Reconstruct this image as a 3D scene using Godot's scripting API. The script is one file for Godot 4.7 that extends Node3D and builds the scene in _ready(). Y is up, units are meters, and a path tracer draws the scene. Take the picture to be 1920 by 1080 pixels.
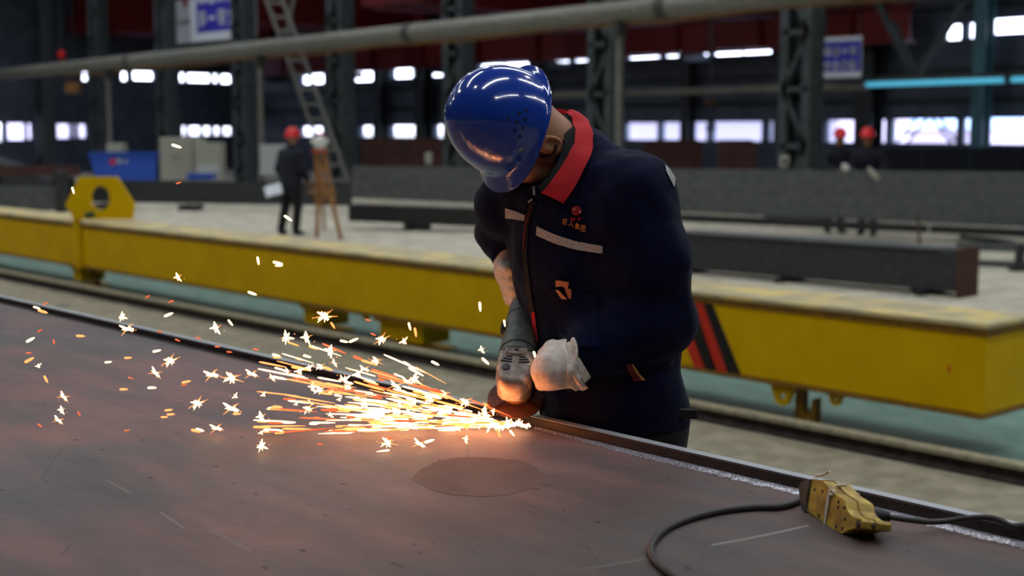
extends Node3D

# ---------------------------------------------------------------- camera model
const FPX := 2600.0
const EYE := Vector3(0, 1.8, 0)
const PITCH := -6.582
const YAW := 47.95
var cb: Basis = Basis.from_euler(Vector3(deg_to_rad(PITCH), deg_to_rad(YAW), 0))
var mats := {}
var rng := RandomNumberGenerator.new()

func _ready() -> void:
	rng.seed = 7
	var cam := Camera3D.new()
	cam.name = "camera"
	cam.position = EYE
	cam.basis = cb
	cam.fov = rad_to_deg(2.0 * atan(540.0 / FPX))
	cam.near = 0.05
	cam.far = 400.0
	var at := CameraAttributesPhysical.new()
	at.frustum_focal_length = 57.78
	at.frustum_focus_distance = 2.7
	at.exposure_aperture = 3.9
	cam.attributes = at
	add_child(cam)
	cam.current = true
	var env := Environment.new()
	env.background_mode = Environment.BG_SKY
	var sky := Sky.new()
	var sm := ProceduralSkyMaterial.new()
	sm.sky_top_color = Color(0.62, 0.72, 0.9)
	sm.sky_horizon_color = Color(0.9, 0.92, 1.0)
	sm.ground_bottom_color = Color(0.4, 0.4, 0.42)
	sm.ground_horizon_color = Color(0.72, 0.73, 0.78)
	sm.sky_energy_multiplier = 2.8
	sm.ground_energy_multiplier = 1.6
	sky.sky_material = sm
	env.sky = sky
	env.tonemap_mode = Environment.TONE_MAPPER_LINEAR
	env.tonemap_exposure = 1.0
	env.sdfgi_enabled = true
	env.ssao_enabled = true
	env.ssil_enabled = true
	var we := WorldEnvironment.new()
	we.name = "world"
	we.environment = env
	add_child(we)
	make_materials()
	roof_lights()
	hall()
	columns()
	overhead()
	far_things()
	far_people()
	floor_beams()
	yellow_beam()
	deck()
	socket_box()
	worker()
	grinder()
	sparks()

func pix(x: float, y: float, d: float) -> Vector3:
	return EYE + ray(x, y) * d
func ray(x: float, y: float) -> Vector3:
	return cb * Vector3((x - 960.0) / FPX, (540.0 - y) / FPX, -1.0)
func on_y(x: float, y: float, h: float) -> Vector3:
	var r := ray(x, y)
	return EYE + r * ((h - EYE.y) / r.y)
func on_z(x: float, y: float, z: float) -> Vector3:
	var r := ray(x, y)
	return EYE + r * ((z - EYE.z) / r.z)
func on_x(x: float, y: float, v: float) -> Vector3:
	var r := ray(x, y)
	return EYE + r * ((v - EYE.x) / r.x)
func on_plane(x: float, y: float, p: Vector3, n: Vector3) -> Vector3:
	var r := ray(x, y)
	return EYE + r * ((p - EYE).dot(n) / r.dot(n))

# ---------------------------------------------------------------- mesh builder
class MB:
	var v := PackedVector3Array()
	var n := PackedVector3Array()
	var c := PackedColorArray()
	var ix := PackedInt32Array()
	var col := Color.WHITE
	var usecol := false
	func tri(a: Vector3, b: Vector3, d: Vector3) -> void:
		var nn := (d - a).cross(b - a)
		if nn.length_squared() < 1e-20:
			return
		nn = nn.normalized()
		var k := v.size()
		v.append_array(PackedVector3Array([a, b, d]))
		n.append_array(PackedVector3Array([nn, nn, nn]))
		if usecol:
			c.append_array(PackedColorArray([col, col, col]))
		ix.append_array(PackedInt32Array([k, k + 1, k + 2]))
	func tri_o(a: Vector3, b: Vector3, d: Vector3, o: Vector3) -> void:
		if (d - a).cross(b - a).dot((a + b + d) / 3.0 - o) < 0.0:
			tri(a, d, b)
		else:
			tri(a, b, d)
	func quad(a: Vector3, b: Vector3, d: Vector3, e: Vector3) -> void:
		tri(a, b, d)
		tri(a, d, e)
	func quad_o(a: Vector3, b: Vector3, d: Vector3, e: Vector3, o: Vector3) -> void:
		tri_o(a, b, d, o)
		tri_o(a, d, e, o)
	func sm(pv: PackedVector3Array, pi: PackedInt32Array) -> void:
		var pn := PackedVector3Array()
		pn.resize(pv.size())
		for t in range(0, pi.size(), 3):
			var a := pv[pi[t]]
			var nn := (pv[pi[t + 2]] - a).cross(pv[pi[t + 1]] - a)
			for j in 3:
				pn[pi[t + j]] += nn
		var k := v.size()
		for i in pv.size():
			pn[i] = pn[i].normalized() if pn[i].length_squared() > 1e-24 else Vector3.UP
			if usecol:
				c.append(col)
		v.append_array(pv)
		n.append_array(pn)
		for i in pi:
			ix.append(i + k)
	func box(ctr: Vector3, size: Vector3, bs := Basis.IDENTITY, bev := 0.0) -> void:
		var h := size * 0.5
		bev = minf(bev, minf(h.x, minf(h.y, h.z)) * 0.9)
		var p := func(x: float, y: float, z: float) -> Vector3: return ctr + bs * Vector3(x, y, z)
		if bev <= 0.0:
			var q := []
			for i in 8:
				q.append(p.call(h.x * (1 if i & 1 else -1), h.y * (1 if i & 2 else -1), h.z * (1 if i & 4 else -1)))
			for f in [[0, 1, 3, 2], [4, 5, 7, 6], [0, 1, 5, 4], [2, 3, 7, 6], [0, 2, 6, 4], [1, 3, 7, 5]]:
				quad_o(q[f[0]], q[f[1]], q[f[2]], q[f[3]], ctr)
			return
		var g := h - Vector3(bev, bev, bev)
		# per corner three points
		var cx := func(i: int, ax: int) -> Vector3:
			var s := Vector3(1 if i & 1 else -1, 1 if i & 2 else -1, 1 if i & 4 else -1)
			var w := g
			w[ax] = h[ax]
			return ctr + bs * (w * s)
		for ax in 3:
			var b1 := 1 << ((ax + 1) % 3)
			var b2 := 1 << ((ax + 2) % 3)
			for s in 2:
				var o := (1 << ax) * s
				quad_o(cx.call(o, ax), cx.call(o | b1, ax), cx.call(o | b1 | b2, ax), cx.call(o | b2, ax), ctr)
			for s in 4:
				var o2 := (b1 if s & 1 else 0) | (b2 if s & 2 else 0)
				quad_o(cx.call(o2, (ax + 1) % 3), cx.call(o2 | (1 << ax), (ax + 1) % 3), cx.call(o2 | (1 << ax), (ax + 2) % 3), cx.call(o2, (ax + 2) % 3), ctr)
		for i in 8:
			tri_o(cx.call(i, 0), cx.call(i, 1), cx.call(i, 2), ctr)
	func bar(a: Vector3, b: Vector3, w: float, h: float, up := Vector3.UP, bev := 0.0) -> void:
		var x := (b - a).normalized()
		if absf(x.dot(up)) > 0.99:
			up = Vector3.RIGHT
		var z := x.cross(up).normalized()
		var y := z.cross(x).normalized()
		box((a + b) * 0.5, Vector3((b - a).length(), h, w), Basis(x, y, z), bev)
	func grid_to(pts: Array, dir: Vector3) -> void:
		# open sheet whose front looks along dir
		var s := Vector3.ZERO
		for i in pts.size() - 1:
			for j in pts[0].size() - 1:
				var a: Vector3 = pts[i][j]
				s += (pts[i + 1][j + 1] - a).cross(pts[i][j + 1] - a)
		grid(pts, false, s.dot(dir) < 0.0)
	func grid_out(pts: Array) -> void:
		# closed rings whose front looks away from their middle
		var nu := mini(pts.size(), 12)
		var nv: int = pts[0].size()
		var mid := Vector3.ZERO
		for i in nu:
			for p in pts[i]:
				mid += p / float(nu * nv)
		var s := 0.0
		for i in nu - 1:
			for j in nv:
				var a: Vector3 = pts[i][j]
				s += (pts[i + 1][(j + 1) % nv] - a).cross(pts[i][(j + 1) % nv] - a).dot(a - mid)
		grid(pts, true, s < 0.0)
	func grid(pts: Array, closed := false, flip := false) -> void:
		var nu := pts.size()
		var nv: int = pts[0].size()
		var pv := PackedVector3Array()
		for r in pts:
			pv.append_array(PackedVector3Array(r))
		var pi := PackedInt32Array()
		for i in nu - 1:
			for j in (nv if closed else nv - 1):
				var j2 := (j + 1) % nv
				var a := i * nv + j
				var b := i * nv + j2
				var d := (i + 1) * nv + j2
				var e := (i + 1) * nv + j
				if flip:
					pi.append_array(PackedInt32Array([a, d, b, a, e, d]))
				else:
					pi.append_array(PackedInt32Array([a, b, d, a, d, e]))
		sm(pv, pi)
	func tube(pts: Array, rad: Variant, sides := 10, caps := true) -> void:
		var rings := []
		var up := Vector3.ZERO
		for i in pts.size():
			var p: Vector3 = pts[i]
			var t: Vector3 = (pts[mini(i + 1, pts.size() - 1)] - pts[maxi(i - 1, 0)]).normalized()
			if up == Vector3.ZERO:
				up = Vector3.UP if absf(t.y) < 0.9 else Vector3.RIGHT
			var s := t.cross(up).normalized()
			up = s.cross(t).normalized()
			var r: float = rad[i] if rad is Array else rad
			var ring := []
			for j in sides:
				var a := TAU * j / sides
				ring.append(p + (s * cos(a) + up * sin(a)) * r)
			rings.append(ring)
		grid(rings, true, false)
		if caps:
			for e in [0, pts.size() - 1]:
				var o: Vector3 = pts[1] if e == 0 else pts[pts.size() - 2]
				for j in sides:
					tri_o(pts[e], rings[e][j], rings[e][(j + 1) % sides], o)
	func lathe(prof: Array, xf: Transform3D, sides := 20, flat := false) -> void:
		# prof: Vector2(radius, height) along local y
		var rings := []
		for q in prof:
			var ring := []
			for j in sides:
				var a := TAU * j / sides
				ring.append(xf * Vector3(cos(a) * q.x, q.y, sin(a) * q.x))
			rings.append(ring)
		if flat:
			for i in rings.size() - 1:
				grid([rings[i], rings[i + 1]], true)
		else:
			var area := 0.0
			for i in prof.size() - 1:
				area += (prof[i].x + prof[i + 1].x) * (prof[i + 1].y - prof[i].y)
			grid(rings, true, (area < 0.0) != (xf.basis.determinant() < 0.0))
	func prism(poly: PackedVector2Array, xf: Transform3D, depth: float) -> void:
		# poly in local xy, extruded 0..depth along local z
		var tr := Geometry2D.triangulate_polygon(poly)
		var f := func(q: Vector2, z: float) -> Vector3: return xf * Vector3(q.x, q.y, z)
		var mid := xf * Vector3(0, 0, depth * 0.5)
		var zz := xf.basis.z
		for t in range(0, tr.size(), 3):
			var a := poly[tr[t]]
			var b := poly[tr[t + 1]]
			var d := poly[tr[t + 2]]
			var pa: Vector3 = f.call(a, 0.0)
			tri_o(pa, f.call(b, 0.0), f.call(d, 0.0), pa + zz)
			var pb: Vector3 = f.call(a, depth)
			tri_o(pb, f.call(b, depth), f.call(d, depth), pb - zz)
		var cw := Geometry2D.is_polygon_clockwise(poly)
		for i in poly.size():
			var a := poly[i]
			var b := poly[(i + 1) % poly.size()]
			var nn := Vector2(b.y - a.y, a.x - b.x)
			if cw:
				nn = -nn
			var m := (a + b) * 0.5 - nn
			quad_o(f.call(a, 0.0), f.call(b, 0.0), f.call(b, depth), f.call(a, depth), f.call(m, depth * 0.5))
	func ring_prism(outer: Array, inner: Array, xf: Transform3D, depth: float) -> void:
		var f := func(q: Vector2, z: float) -> Vector3: return xf * Vector3(q.x, q.y, z)
		var k := outer.size()
		for i in k:
			var j := (i + 1) % k
			var a: Vector2 = outer[i]
			var b: Vector2 = outer[j]
			var d: Vector2 = inner[j]
			var e: Vector2 = inner[i]
			var m: Vector2 = (a + b + d + e) * 0.25
			var o: Vector3 = f.call(m, depth * 0.5)
			quad_o(f.call(a, 0.0), f.call(b, 0.0), f.call(d, 0.0), f.call(e, 0.0), o)
			quad_o(f.call(a, depth), f.call(b, depth), f.call(d, depth), f.call(e, depth), o)
			quad_o(f.call(a, 0.0), f.call(b, 0.0), f.call(b, depth), f.call(a, depth), o)
			quad_o(f.call(e, 0.0), f.call(d, 0.0), f.call(d, depth), f.call(e, depth), o)
	func ball(ctr: Vector3, r: Vector3, bs := Basis.IDENTITY, seg := 14, rings := 9) -> void:
		var rr := []
		for i in rings + 1:
			var t := PI * i / rings
			var ring := []
			for j in seg:
				var a := TAU * j / seg
				ring.append(ctr + bs * (Vector3(sin(t) * cos(a), cos(t), sin(t) * sin(a)) * r))
			rr.append(ring)
		grid(rr, true, true)
	func mesh(off := Vector3.ZERO) -> ArrayMesh:
		var m := ArrayMesh.new()
		if v.is_empty():
			return m
		var arr := []
		arr.resize(Mesh.ARRAY_MAX)
		if off != Vector3.ZERO:
			for i in v.size():
				v[i] -= off
		arr[Mesh.ARRAY_VERTEX] = v
		arr[Mesh.ARRAY_NORMAL] = n
		if usecol:
			arr[Mesh.ARRAY_COLOR] = c
		arr[Mesh.ARRAY_INDEX] = ix
		m.add_surface_from_arrays(Mesh.PRIMITIVE_TRIANGLES, arr)
		return m

# ---------------------------------------------------------------- scene helpers
func thing(called: String, label: String, category: String, at: Vector3, group := "") -> Node3D:
	var o := Node3D.new()
	o.name = numbered(called)
	o.position = at
	add_child(o, true)
	meta(o, label, category, group)
	return o
func meta(o: Node, label: String, category := "", group := "") -> void:
	if label:
		o.set_meta("label", label)
	if category:
		o.set_meta("category", category)
	if group:
		o.set_meta("group", group)
func numbered(called: String, under: Node = null) -> String:
	var p := under if under else self
	if not p.has_node(NodePath(called)):
		return called
	var i := 1
	if p.has_meta("n_" + called):
		i = int(p.get_meta("n_" + called)) + 1
	while p.has_node(NodePath("%s_%03d" % [called, i])):
		i += 1
	p.set_meta("n_" + called, i)
	return "%s_%03d" % [called, i]
# a mesh under a thing (world coordinates are made local to the thing)
func part(under: Node3D, called: String, mb: MB, mat: Material, label := "") -> MeshInstance3D:
	var o := MeshInstance3D.new()
	o.name = numbered(called, under)
	var off := Vector3.ZERO
	var q: Node = under
	while q is Node3D and q != self:
		off += q.position
		q = q.get_parent()
	o.mesh = mb.mesh(off)
	o.material_override = mat
	under.add_child(o, true)
	if label:
		o.set_meta("label", label)
	return o
# a thing that is one mesh
func solo(called: String, mb: MB, mat: Material, label: String, category: String, at: Vector3, group := "") -> MeshInstance3D:
	var o := MeshInstance3D.new()
	o.name = numbered(called)
	o.mesh = mb.mesh(at)
	o.material_override = mat
	o.position = at
	add_child(o, true)
	meta(o, label, category, group)
	return o
func struct(called: String, mb: MB, mat: Material, label: String, at := Vector3.ZERO) -> MeshInstance3D:
	var o := solo(called, mb, mat, label, "", at)
	o.set_meta("kind", "structure")
	return o

func ramp(cols: Array, offs: Array) -> Gradient:
	var g := Gradient.new()
	g.colors = PackedColorArray(cols)
	g.offsets = PackedFloat32Array(offs)
	return g
func ntex(sd: int, freq: float, oct: int, cols: Array, offs: Array, size := 512, type := FastNoiseLite.TYPE_SIMPLEX_SMOOTH) -> NoiseTexture2D:
	var nz := FastNoiseLite.new()
	nz.seed = sd
	nz.frequency = freq
	nz.noise_type = type
	nz.fractal_octaves = oct
	nz.fractal_gain = 0.55
	var t := NoiseTexture2D.new()
	t.width = size
	t.height = size
	t.seamless = true
	t.noise = nz
	t.color_ramp = ramp(cols, offs)
	return t
func flat(col: Color, rough := 0.6, metal := 0.0, spec := 0.5) -> StandardMaterial3D:
	var m := StandardMaterial3D.new()
	m.albedo_color = col
	m.roughness = rough
	m.metallic = metal
	m.metallic_specular = spec
	return m
# noisy surface: albedo texture by triplanar mapping, `per` metres per repeat
func rough(tex: Texture2D, per: float, rg := 0.7, metal := 0.0, bump: Texture2D = null, bump_cm := 0.1) -> StandardMaterial3D:
	var m := flat(Color.WHITE, rg, metal)
	m.albedo_texture = tex
	m.uv1_triplanar = true
	m.uv1_scale = Vector3.ONE / per
	if bump:
		m.heightmap_enabled = true
		m.heightmap_texture = bump
		m.heightmap_scale = bump_cm
	return m
func glow(col: Color, e: float) -> StandardMaterial3D:
	var m := flat(col, 0.5)
	m.emission_enabled = true
	m.emission = col
	m.emission_energy_multiplier = e
	return m
# ---------------------------------------------------------------- materials
func g(v: float) -> Color:
	return Color(v, v, v)
func c8(r: int, gg: int, b: int) -> Color:
	return Color8(r, gg, b)
func make_materials() -> void:
	var bw := ntex(5, 0.02, 5, [g(0.0), g(1.0)], [0.2, 0.8], 512)
	var fine := ntex(9, 0.09, 3, [g(0.0), g(1.0)], [0.2, 0.8], 512)
	mats.bw = bw
	mats.fine = fine
	mats.concrete = rough(ntex(1, 0.012, 6, [c8(168, 162, 144), c8(186, 179, 160), c8(202, 194, 174)], [0.25, 0.5, 0.75], 1024), 7.0, 0.75, 0.0, bw, 0.05)
	mats.near_floor = rough(ntex(21, 0.012, 6, [c8(122, 114, 94), c8(136, 128, 106), c8(150, 141, 118)], [0.25, 0.5, 0.75], 1024), 3.0, 0.7, 0.0, bw, 0.05)
	mats.green = rough(ntex(2, 0.015, 5, [c8(84, 116, 102), c8(94, 126, 112), c8(104, 134, 120)], [0.25, 0.5, 0.78], 512), 3.0, 0.6)
	mats.wall = rough(ntex(3, 0.01, 4, [c8(68, 76, 92), c8(82, 90, 106)], [0.3, 0.7], 512), 6.0, 0.7)
	mats.wall_dark = flat(c8(40, 44, 54), 0.7)
	mats.roof = flat(c8(96, 100, 106), 0.8)
	mats.column = rough(ntex(4, 0.03, 4, [c8(48, 55, 58), c8(62, 70, 72)], [0.3, 0.7], 256), 2.0, 0.6)
	mats.column_dark = flat(c8(38, 42, 46), 0.6)
	mats.teal = flat(c8(70, 116, 130), 0.5)  # teal colour holds the cyan tube light falling on the post
	mats.red_crane = rough(ntex(6, 0.03, 4, [c8(98, 12, 16), c8(118, 16, 20)], [0.3, 0.7], 256), 3.0, 0.5)
	mats.pipe = rough(ntex(7, 0.04, 4, [c8(100, 99, 90), c8(122, 120, 110)], [0.3, 0.7], 256), 2.0, 0.5)
	mats.pipe_joint = flat(c8(60, 60, 56), 0.7)
	mats.cable_yellow = flat(c8(140, 96, 44), 0.6)
	mats.glass = flat(Color(0.9, 0.95, 1.0, 0.08), 0.05)
	mats.glass.transparency = BaseMaterial3D.TRANSPARENCY_ALPHA
	mats.frame = flat(c8(70, 74, 80), 0.6)
	mats.brown = rough(ntex(8, 0.02, 4, [c8(66, 36, 32), c8(76, 44, 38)], [0.3, 0.7], 256), 2.0, 0.8)
	mats.steel = rough(ntex(10, 0.02, 5, [c8(72, 76, 77), c8(82, 86, 86), c8(92, 94, 92)], [0.25, 0.55, 0.8], 512), 2.0, 0.55, 0.2)
	mats.steel_dark = rough(ntex(11, 0.02, 5, [c8(40, 43, 45), c8(52, 55, 56)], [0.3, 0.75], 512), 1.6, 0.55, 0.2)
	mats.steel_light = flat(c8(112, 112, 106), 0.6)
	mats.rust = rough(ntex(12, 0.04, 5, [c8(52, 30, 22), c8(86, 50, 34)], [0.3, 0.7], 256), 0.6, 0.85)
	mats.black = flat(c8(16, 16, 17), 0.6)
	mats.blue_bin = flat(c8(22, 72, 170), 0.5)
	mats.white = flat(c8(212, 214, 208), 0.6)
	mats.offwhite = flat(c8(152, 152, 140), 0.6)
	mats.grey_white = flat(c8(168, 172, 172), 0.6)
	mats.sign_blue = flat(c8(52, 48, 170), 0.5)
	mats.sign_white = flat(c8(214, 218, 226), 0.6)
	mats.sign_red = flat(c8(160, 70, 66), 0.6)
	mats.ink = flat(c8(60, 62, 64), 0.6)
	mats.yellow = rough(ntex(13, 0.008, 6, [c8(216, 172, 0), c8(222, 178, 0), c8(228, 184, 4)], [0.2, 0.5, 0.8], 1024), 4.0, 0.5)
	mats.yellow.metallic_specular = 0.25
	mats.yellow_dirty = rough(ntex(14, 0.012, 6, [c8(168, 154, 118), c8(188, 172, 126), c8(214, 190, 110)], [0.3, 0.55, 0.75], 512), 2.4, 0.6)
	mats.yellow_edge = rough(ntex(15, 0.03, 5, [c8(124, 86, 6), c8(150, 106, 6)], [0.35, 0.7], 512), 1.2, 0.6)
	mats.red_paint = flat(c8(206, 42, 18), 0.5)
	mats.black_paint = flat(c8(14, 12, 10), 0.55)
	mats.green_paint = flat(c8(10, 70, 30), 0.6)
	mats.rail = rough(ntex(16, 0.03, 5, [c8(140, 132, 108), c8(168, 158, 128)], [0.3, 0.7], 512), 1.0, 0.6)
	mats.rail_dark = rough(ntex(17, 0.03, 5, [c8(34, 28, 24), c8(62, 52, 44)], [0.3, 0.7], 256), 1.0, 0.7)
	mats.red_helmet = flat(c8(214, 24, 26), 0.3)
	mats.cloth_dark = flat(c8(12, 16, 32), 0.9)
	mats.cloth_black = flat(c8(13, 13, 16), 0.9)
	mats.skin_far = flat(c8(150, 106, 80), 0.6)
	mats.wood = flat(c8(150, 104, 58), 0.6)
	mats.orange = flat(c8(160, 72, 34), 0.6)
	mats.paper = flat(c8(220, 224, 232), 0.7)
	mats.glove_white = flat(c8(206, 204, 192), 0.9)

# ---------------------------------------------------------------- roof lights (long rooflight strips and round high bay lamps)
func roof_lights() -> void:
	var lit := glow(Color(0.92, 0.96, 1.0), 4.0)
	var hood := flat(c8(120, 122, 126), 0.5)
	for row in 9:
		var p := Vector3(5.0 - 6.5 * row, 9.42, -10.0)
		var o := thing("roof_light", "cross row of long narrow roof lights, %s from the right end wall" % ["first", "second", "third", "fourth", "fifth", "sixth", "seventh", "eighth", "ninth"][row], "roof light", p, "roof light rows")
		for q in 3:
			var c := p + Vector3(0, 0, 8.5 - 8.5 * q)
			var m := MB.new()
			for s in [-1, 1]:
				m.box(c + Vector3(0.13 * s, 0.0, 0), Vector3(0.05, 0.16, 6.6))
				m.box(c + Vector3(0, 0.0, 3.3 * s), Vector3(0.3, 0.16, 0.05))
			var f := part(o, "light_frame", m, hood)
			m = MB.new()
			m.box(c + Vector3(0, 0.03, 0), Vector3(0.2, 0.03, 6.5))
			part(f, "light_panel", m, lit)
			var a := AreaLight3D.new()
			a.name = "roof_light_glow"
			a.area_size = Vector2(0.2, 6.4)
			a.area_normalize_energy = false
			a.light_energy = [15.0, 15.5, 13.0][q]
			a.light_color = Color(0.94, 0.97, 1.0)
			a.area_range = 60.0
			a.shadow_enabled = true
			a.rotation_degrees = Vector3(-90, 0, 0)
			a.position = c - p + Vector3(0, -0.01, 0)
			o.add_child(a, true)
	for ix in 5:
		for iz in 3:
			var p := Vector3(4.0 - 8.0 * ix, 8.6, 1.5 - 10.5 * iz)
			var o := thing("high_bay_lamp", "round high bay lamp %s, %s from the right end wall" % [["over the deck", "over the pale open floor", "over the grey girder"][iz], ["first", "second", "third", "fourth", "fifth"][ix]], "lamp", p, "high bay lamps")
			var m := MB.new()
			m.lathe([Vector2(0.05, 0.42), Vector2(0.1, 0.36), Vector2(0.12, 0.2), Vector2(0.3, 0.02), Vector2(0.31, 0.0), Vector2(0.27, 0.0)], Transform3D(Basis(), p), 18)
			part(o, "reflector", m, hood)
			m = MB.new()
			m.tube([p + Vector3(0, 0.4, 0), p + Vector3(0, 0.9, 0)], 0.02, 6)
			part(o, "rod", m, hood)
			m = MB.new()
			m.lathe([Vector2(0.0, 0.05), Vector2(0.14, 0.03), Vector2(0.2, 0.0), Vector2(0.14, -0.04), Vector2(0.0, -0.06)], Transform3D(Basis(), p + Vector3(0, 0.05, 0)), 16)
			part(o, "lens", m, glow(Color(1.0, 0.97, 0.92), 40.0))
			var l := OmniLight3D.new()
			l.name = "high_bay_glow"
			l.light_color = Color(1.0, 0.97, 0.92)
			l.light_energy = 1.6
			l.light_size = 0.2
			l.omni_range = 60.0
			l.omni_attenuation = 2.0
			l.shadow_enabled = true
			l.position = Vector3(0, -0.08, 0)
			o.add_child(l)

# ---------------------------------------------------------------- the hall
const WALL_Z := -33.4
const GABLE_X := -54.5
func hall() -> void:
	var m := MB.new()
	m.box(Vector3(-22.5, -0.15, -11.0), Vector3(70, 0.3, 50))
	struct("floor", m, mats.concrete, "pale grey concrete hall floor")
	m = MB.new()
	m.box(Vector3(-22.5, 0.004, -1.0), Vector3(64, 0.008, 10.9))
	struct("floor_strip_near", m, mats.near_floor, "worn brownish concrete floor strip in front of the rail")
	m = MB.new()
	m.box(Vector3(-22.5, 0.004, -8.35), Vector3(64, 0.008, 3.3))
	struct("floor_strip_green", m, mats.green, "green painted walkway strip on the floor under the yellow beam")
	m = MB.new()
	m.box(Vector3(-22.5, 9.75, -11.0), Vector3(70, 0.3, 50))
	struct("ceiling", m, mats.roof, "grey roof deck of the hall")
	m = MB.new()
	m.box(Vector3(12.3, 4.8, -11.0), Vector3(0.3, 9.6, 50))
	struct("wall_right", m, mats.wall, "sheet metal end wall behind the camera")
	m = MB.new()
	m.box(Vector3(-22.5, 4.8, 13.8), Vector3(70, 9.6, 0.3))
	struct("wall_near", m, mats.wall, "sheet metal side wall behind the camera")
	# far wall with two rows of windows, traced on its plane
	var up := [[560, 606, 148], [625, 698, 144], [700, 728, 140], [731, 846, 135], [893, 990, 116], [993, 1010, 112], [1012, 1027, 111], [1029, 1066, 108], [1069, 1108, 104], [1171, 1236, 98], [1240, 1278, 95], [1311, 1327, 93], [1332, 1446, 90], [1474, 1502, 85], [1768, 1802, 60], [1811, 1850, 56], [1857, 2060, 44]]
	var lo := [[560, 604], [626, 652], [672, 698], [703, 715], [729, 786], [796, 806], [812, 850], [900, 1000], [1010, 1105], [1169, 1232], [1236, 1274], [1294, 1325], [1331, 1428], [1436, 1449], [1545, 1613], [1639, 1660], [1668, 1793], [1801, 1820], [1848, 2060]]
	var wins := []
	for u in up:
		var h: float = lerpf(20.0, 34.0, (u[0] - 560.0) / 1300.0)
		var mid: float = (u[0] + u[1]) * 0.5
		var a := on_z(u[0], u[2] - h * 0.5, WALL_Z)
		var b := on_z(u[1], u[2] - h * 0.5, WALL_Z)
		var cc := on_z(mid, u[2] + h * 0.5, WALL_Z)
		wins.append([a.x, b.x, cc.y, on_z(mid, u[2] - h * 0.5, WALL_Z).y])
	for u in lo:
		var mid: float = (u[0] + u[1]) * 0.5
		var top: float = lerpf(236.0, 218.5, (mid - 600.0) / 1300.0)
		var bot: float = lerpf(257.0, 273.0, (mid - 600.0) / 1300.0)
		wins.append([on_z(u[0], 240, WALL_Z).x, on_z(u[1], 240, WALL_Z).x, on_z(mid, bot, WALL_Z).y, on_z(mid, top, WALL_Z).y])
	window_wall("wall_back", wins, Vector3(0, 0, WALL_Z), Vector3.RIGHT, Vector3(0, 0, -1), GABLE_X - 0.3, 12.3, "dark navy sheet wall with two rows of window bands")
	# gable wall at the far left
	var gw := []
	for u in [[155, 168, 143], [228, 242, 143], [250, 291, 142], [310, 322, 145], [338, 350, 145], [352, 398, 146], [401, 412, 147], [415, 437, 148], [450, 463, 150], [488, 510, 151]]:
		var a := on_x(u[0], u[2] - 9.5, GABLE_X)
		var b := on_x(u[1], u[2] + 9.5, GABLE_X)
		gw.append([-a.z, -b.z, b.y, a.y])
	for u in [[-30, 8], [14, 50], [52, 63], [80, 89], [107, 134], [137, 145], [148, 165], [342, 353], [355, 380], [382, 399], [402, 416], [419, 438], [452, 465], [493, 520], [524, 536]]:
		var t: float = clampf((u[0] + u[1]) / 2.0 / 500.0, 0, 1)
		var a := on_x(u[0], lerpf(229, 238, t), GABLE_X)
		var b := on_x(u[1], lerpf(267, 254, sqrt(t)), GABLE_X)
		gw.append([-a.z, -b.z, b.y, a.y])
	window_wall("wall_left", gw, Vector3(GABLE_X, 0, 0), Vector3(0, 0, -1), Vector3(-1, 0, 0), -13.8, 33.4, "dark gable wall with small window bands at the far end")
	# girts (horizontal rails) on the window wall
	for h in [2.55, 3.3, 4.95, 6.2]:
		m = MB.new()
		m.box(Vector3(-22.0, h, WALL_Z + 0.1), Vector3(64, 0.14, 0.12))
		var o := struct("trim_%d" % int(h * 10), m, mats.column_dark, "horizontal wall rail on the window wall")
	# ground and plain buildings outside the windows
	m = MB.new()
	m.box(Vector3(-40, -0.3, -75), Vector3(220, 0.2, 80))
	m.box(Vector3(-100, -0.3, -10), Vector3(80, 0.2, 140))
	struct("ground_outside", m, flat(c8(222, 222, 226), 0.9), "pale yard outside the windows")
	var pinkish := flat(c8(226, 196, 192), 0.8)
	var spots := [[1380.0, 60.0, 14.0, 2.35, "pinkish shed outside the middle window"], [1730.0, 62.0, 9.0, 1.75, "pinkish shed outside the wide right window"], [120.0, 75.0, 3.0, 3.0, "cream shed outside the far gable window"]]
	for s in spots:
		var p := pix(s[0], 240, s[1])
		p.y = 0.0
		var o := thing("shed", s[4], "building", p)
		m = MB.new()
		m.box(p + Vector3(0, s[3] * 0.5, 0), Vector3(s[2], s[3], 5))
		part(o, "wall", m, pinkish)
		m = MB.new()
		m.prism(PackedVector2Array([Vector2(-2.8, 0), Vector2(2.8, 0), Vector2(0, 0.5)]), Transform3D(Basis(Vector3(0, 0, 1), Vector3.UP, Vector3(-1, 0, 0)), p + Vector3(s[2] * 0.5 + 0.2, s[3], 0)), s[2] + 0.4)
		part(o, "roof", m, flat(c8(200, 206, 220), 0.7))

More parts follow.
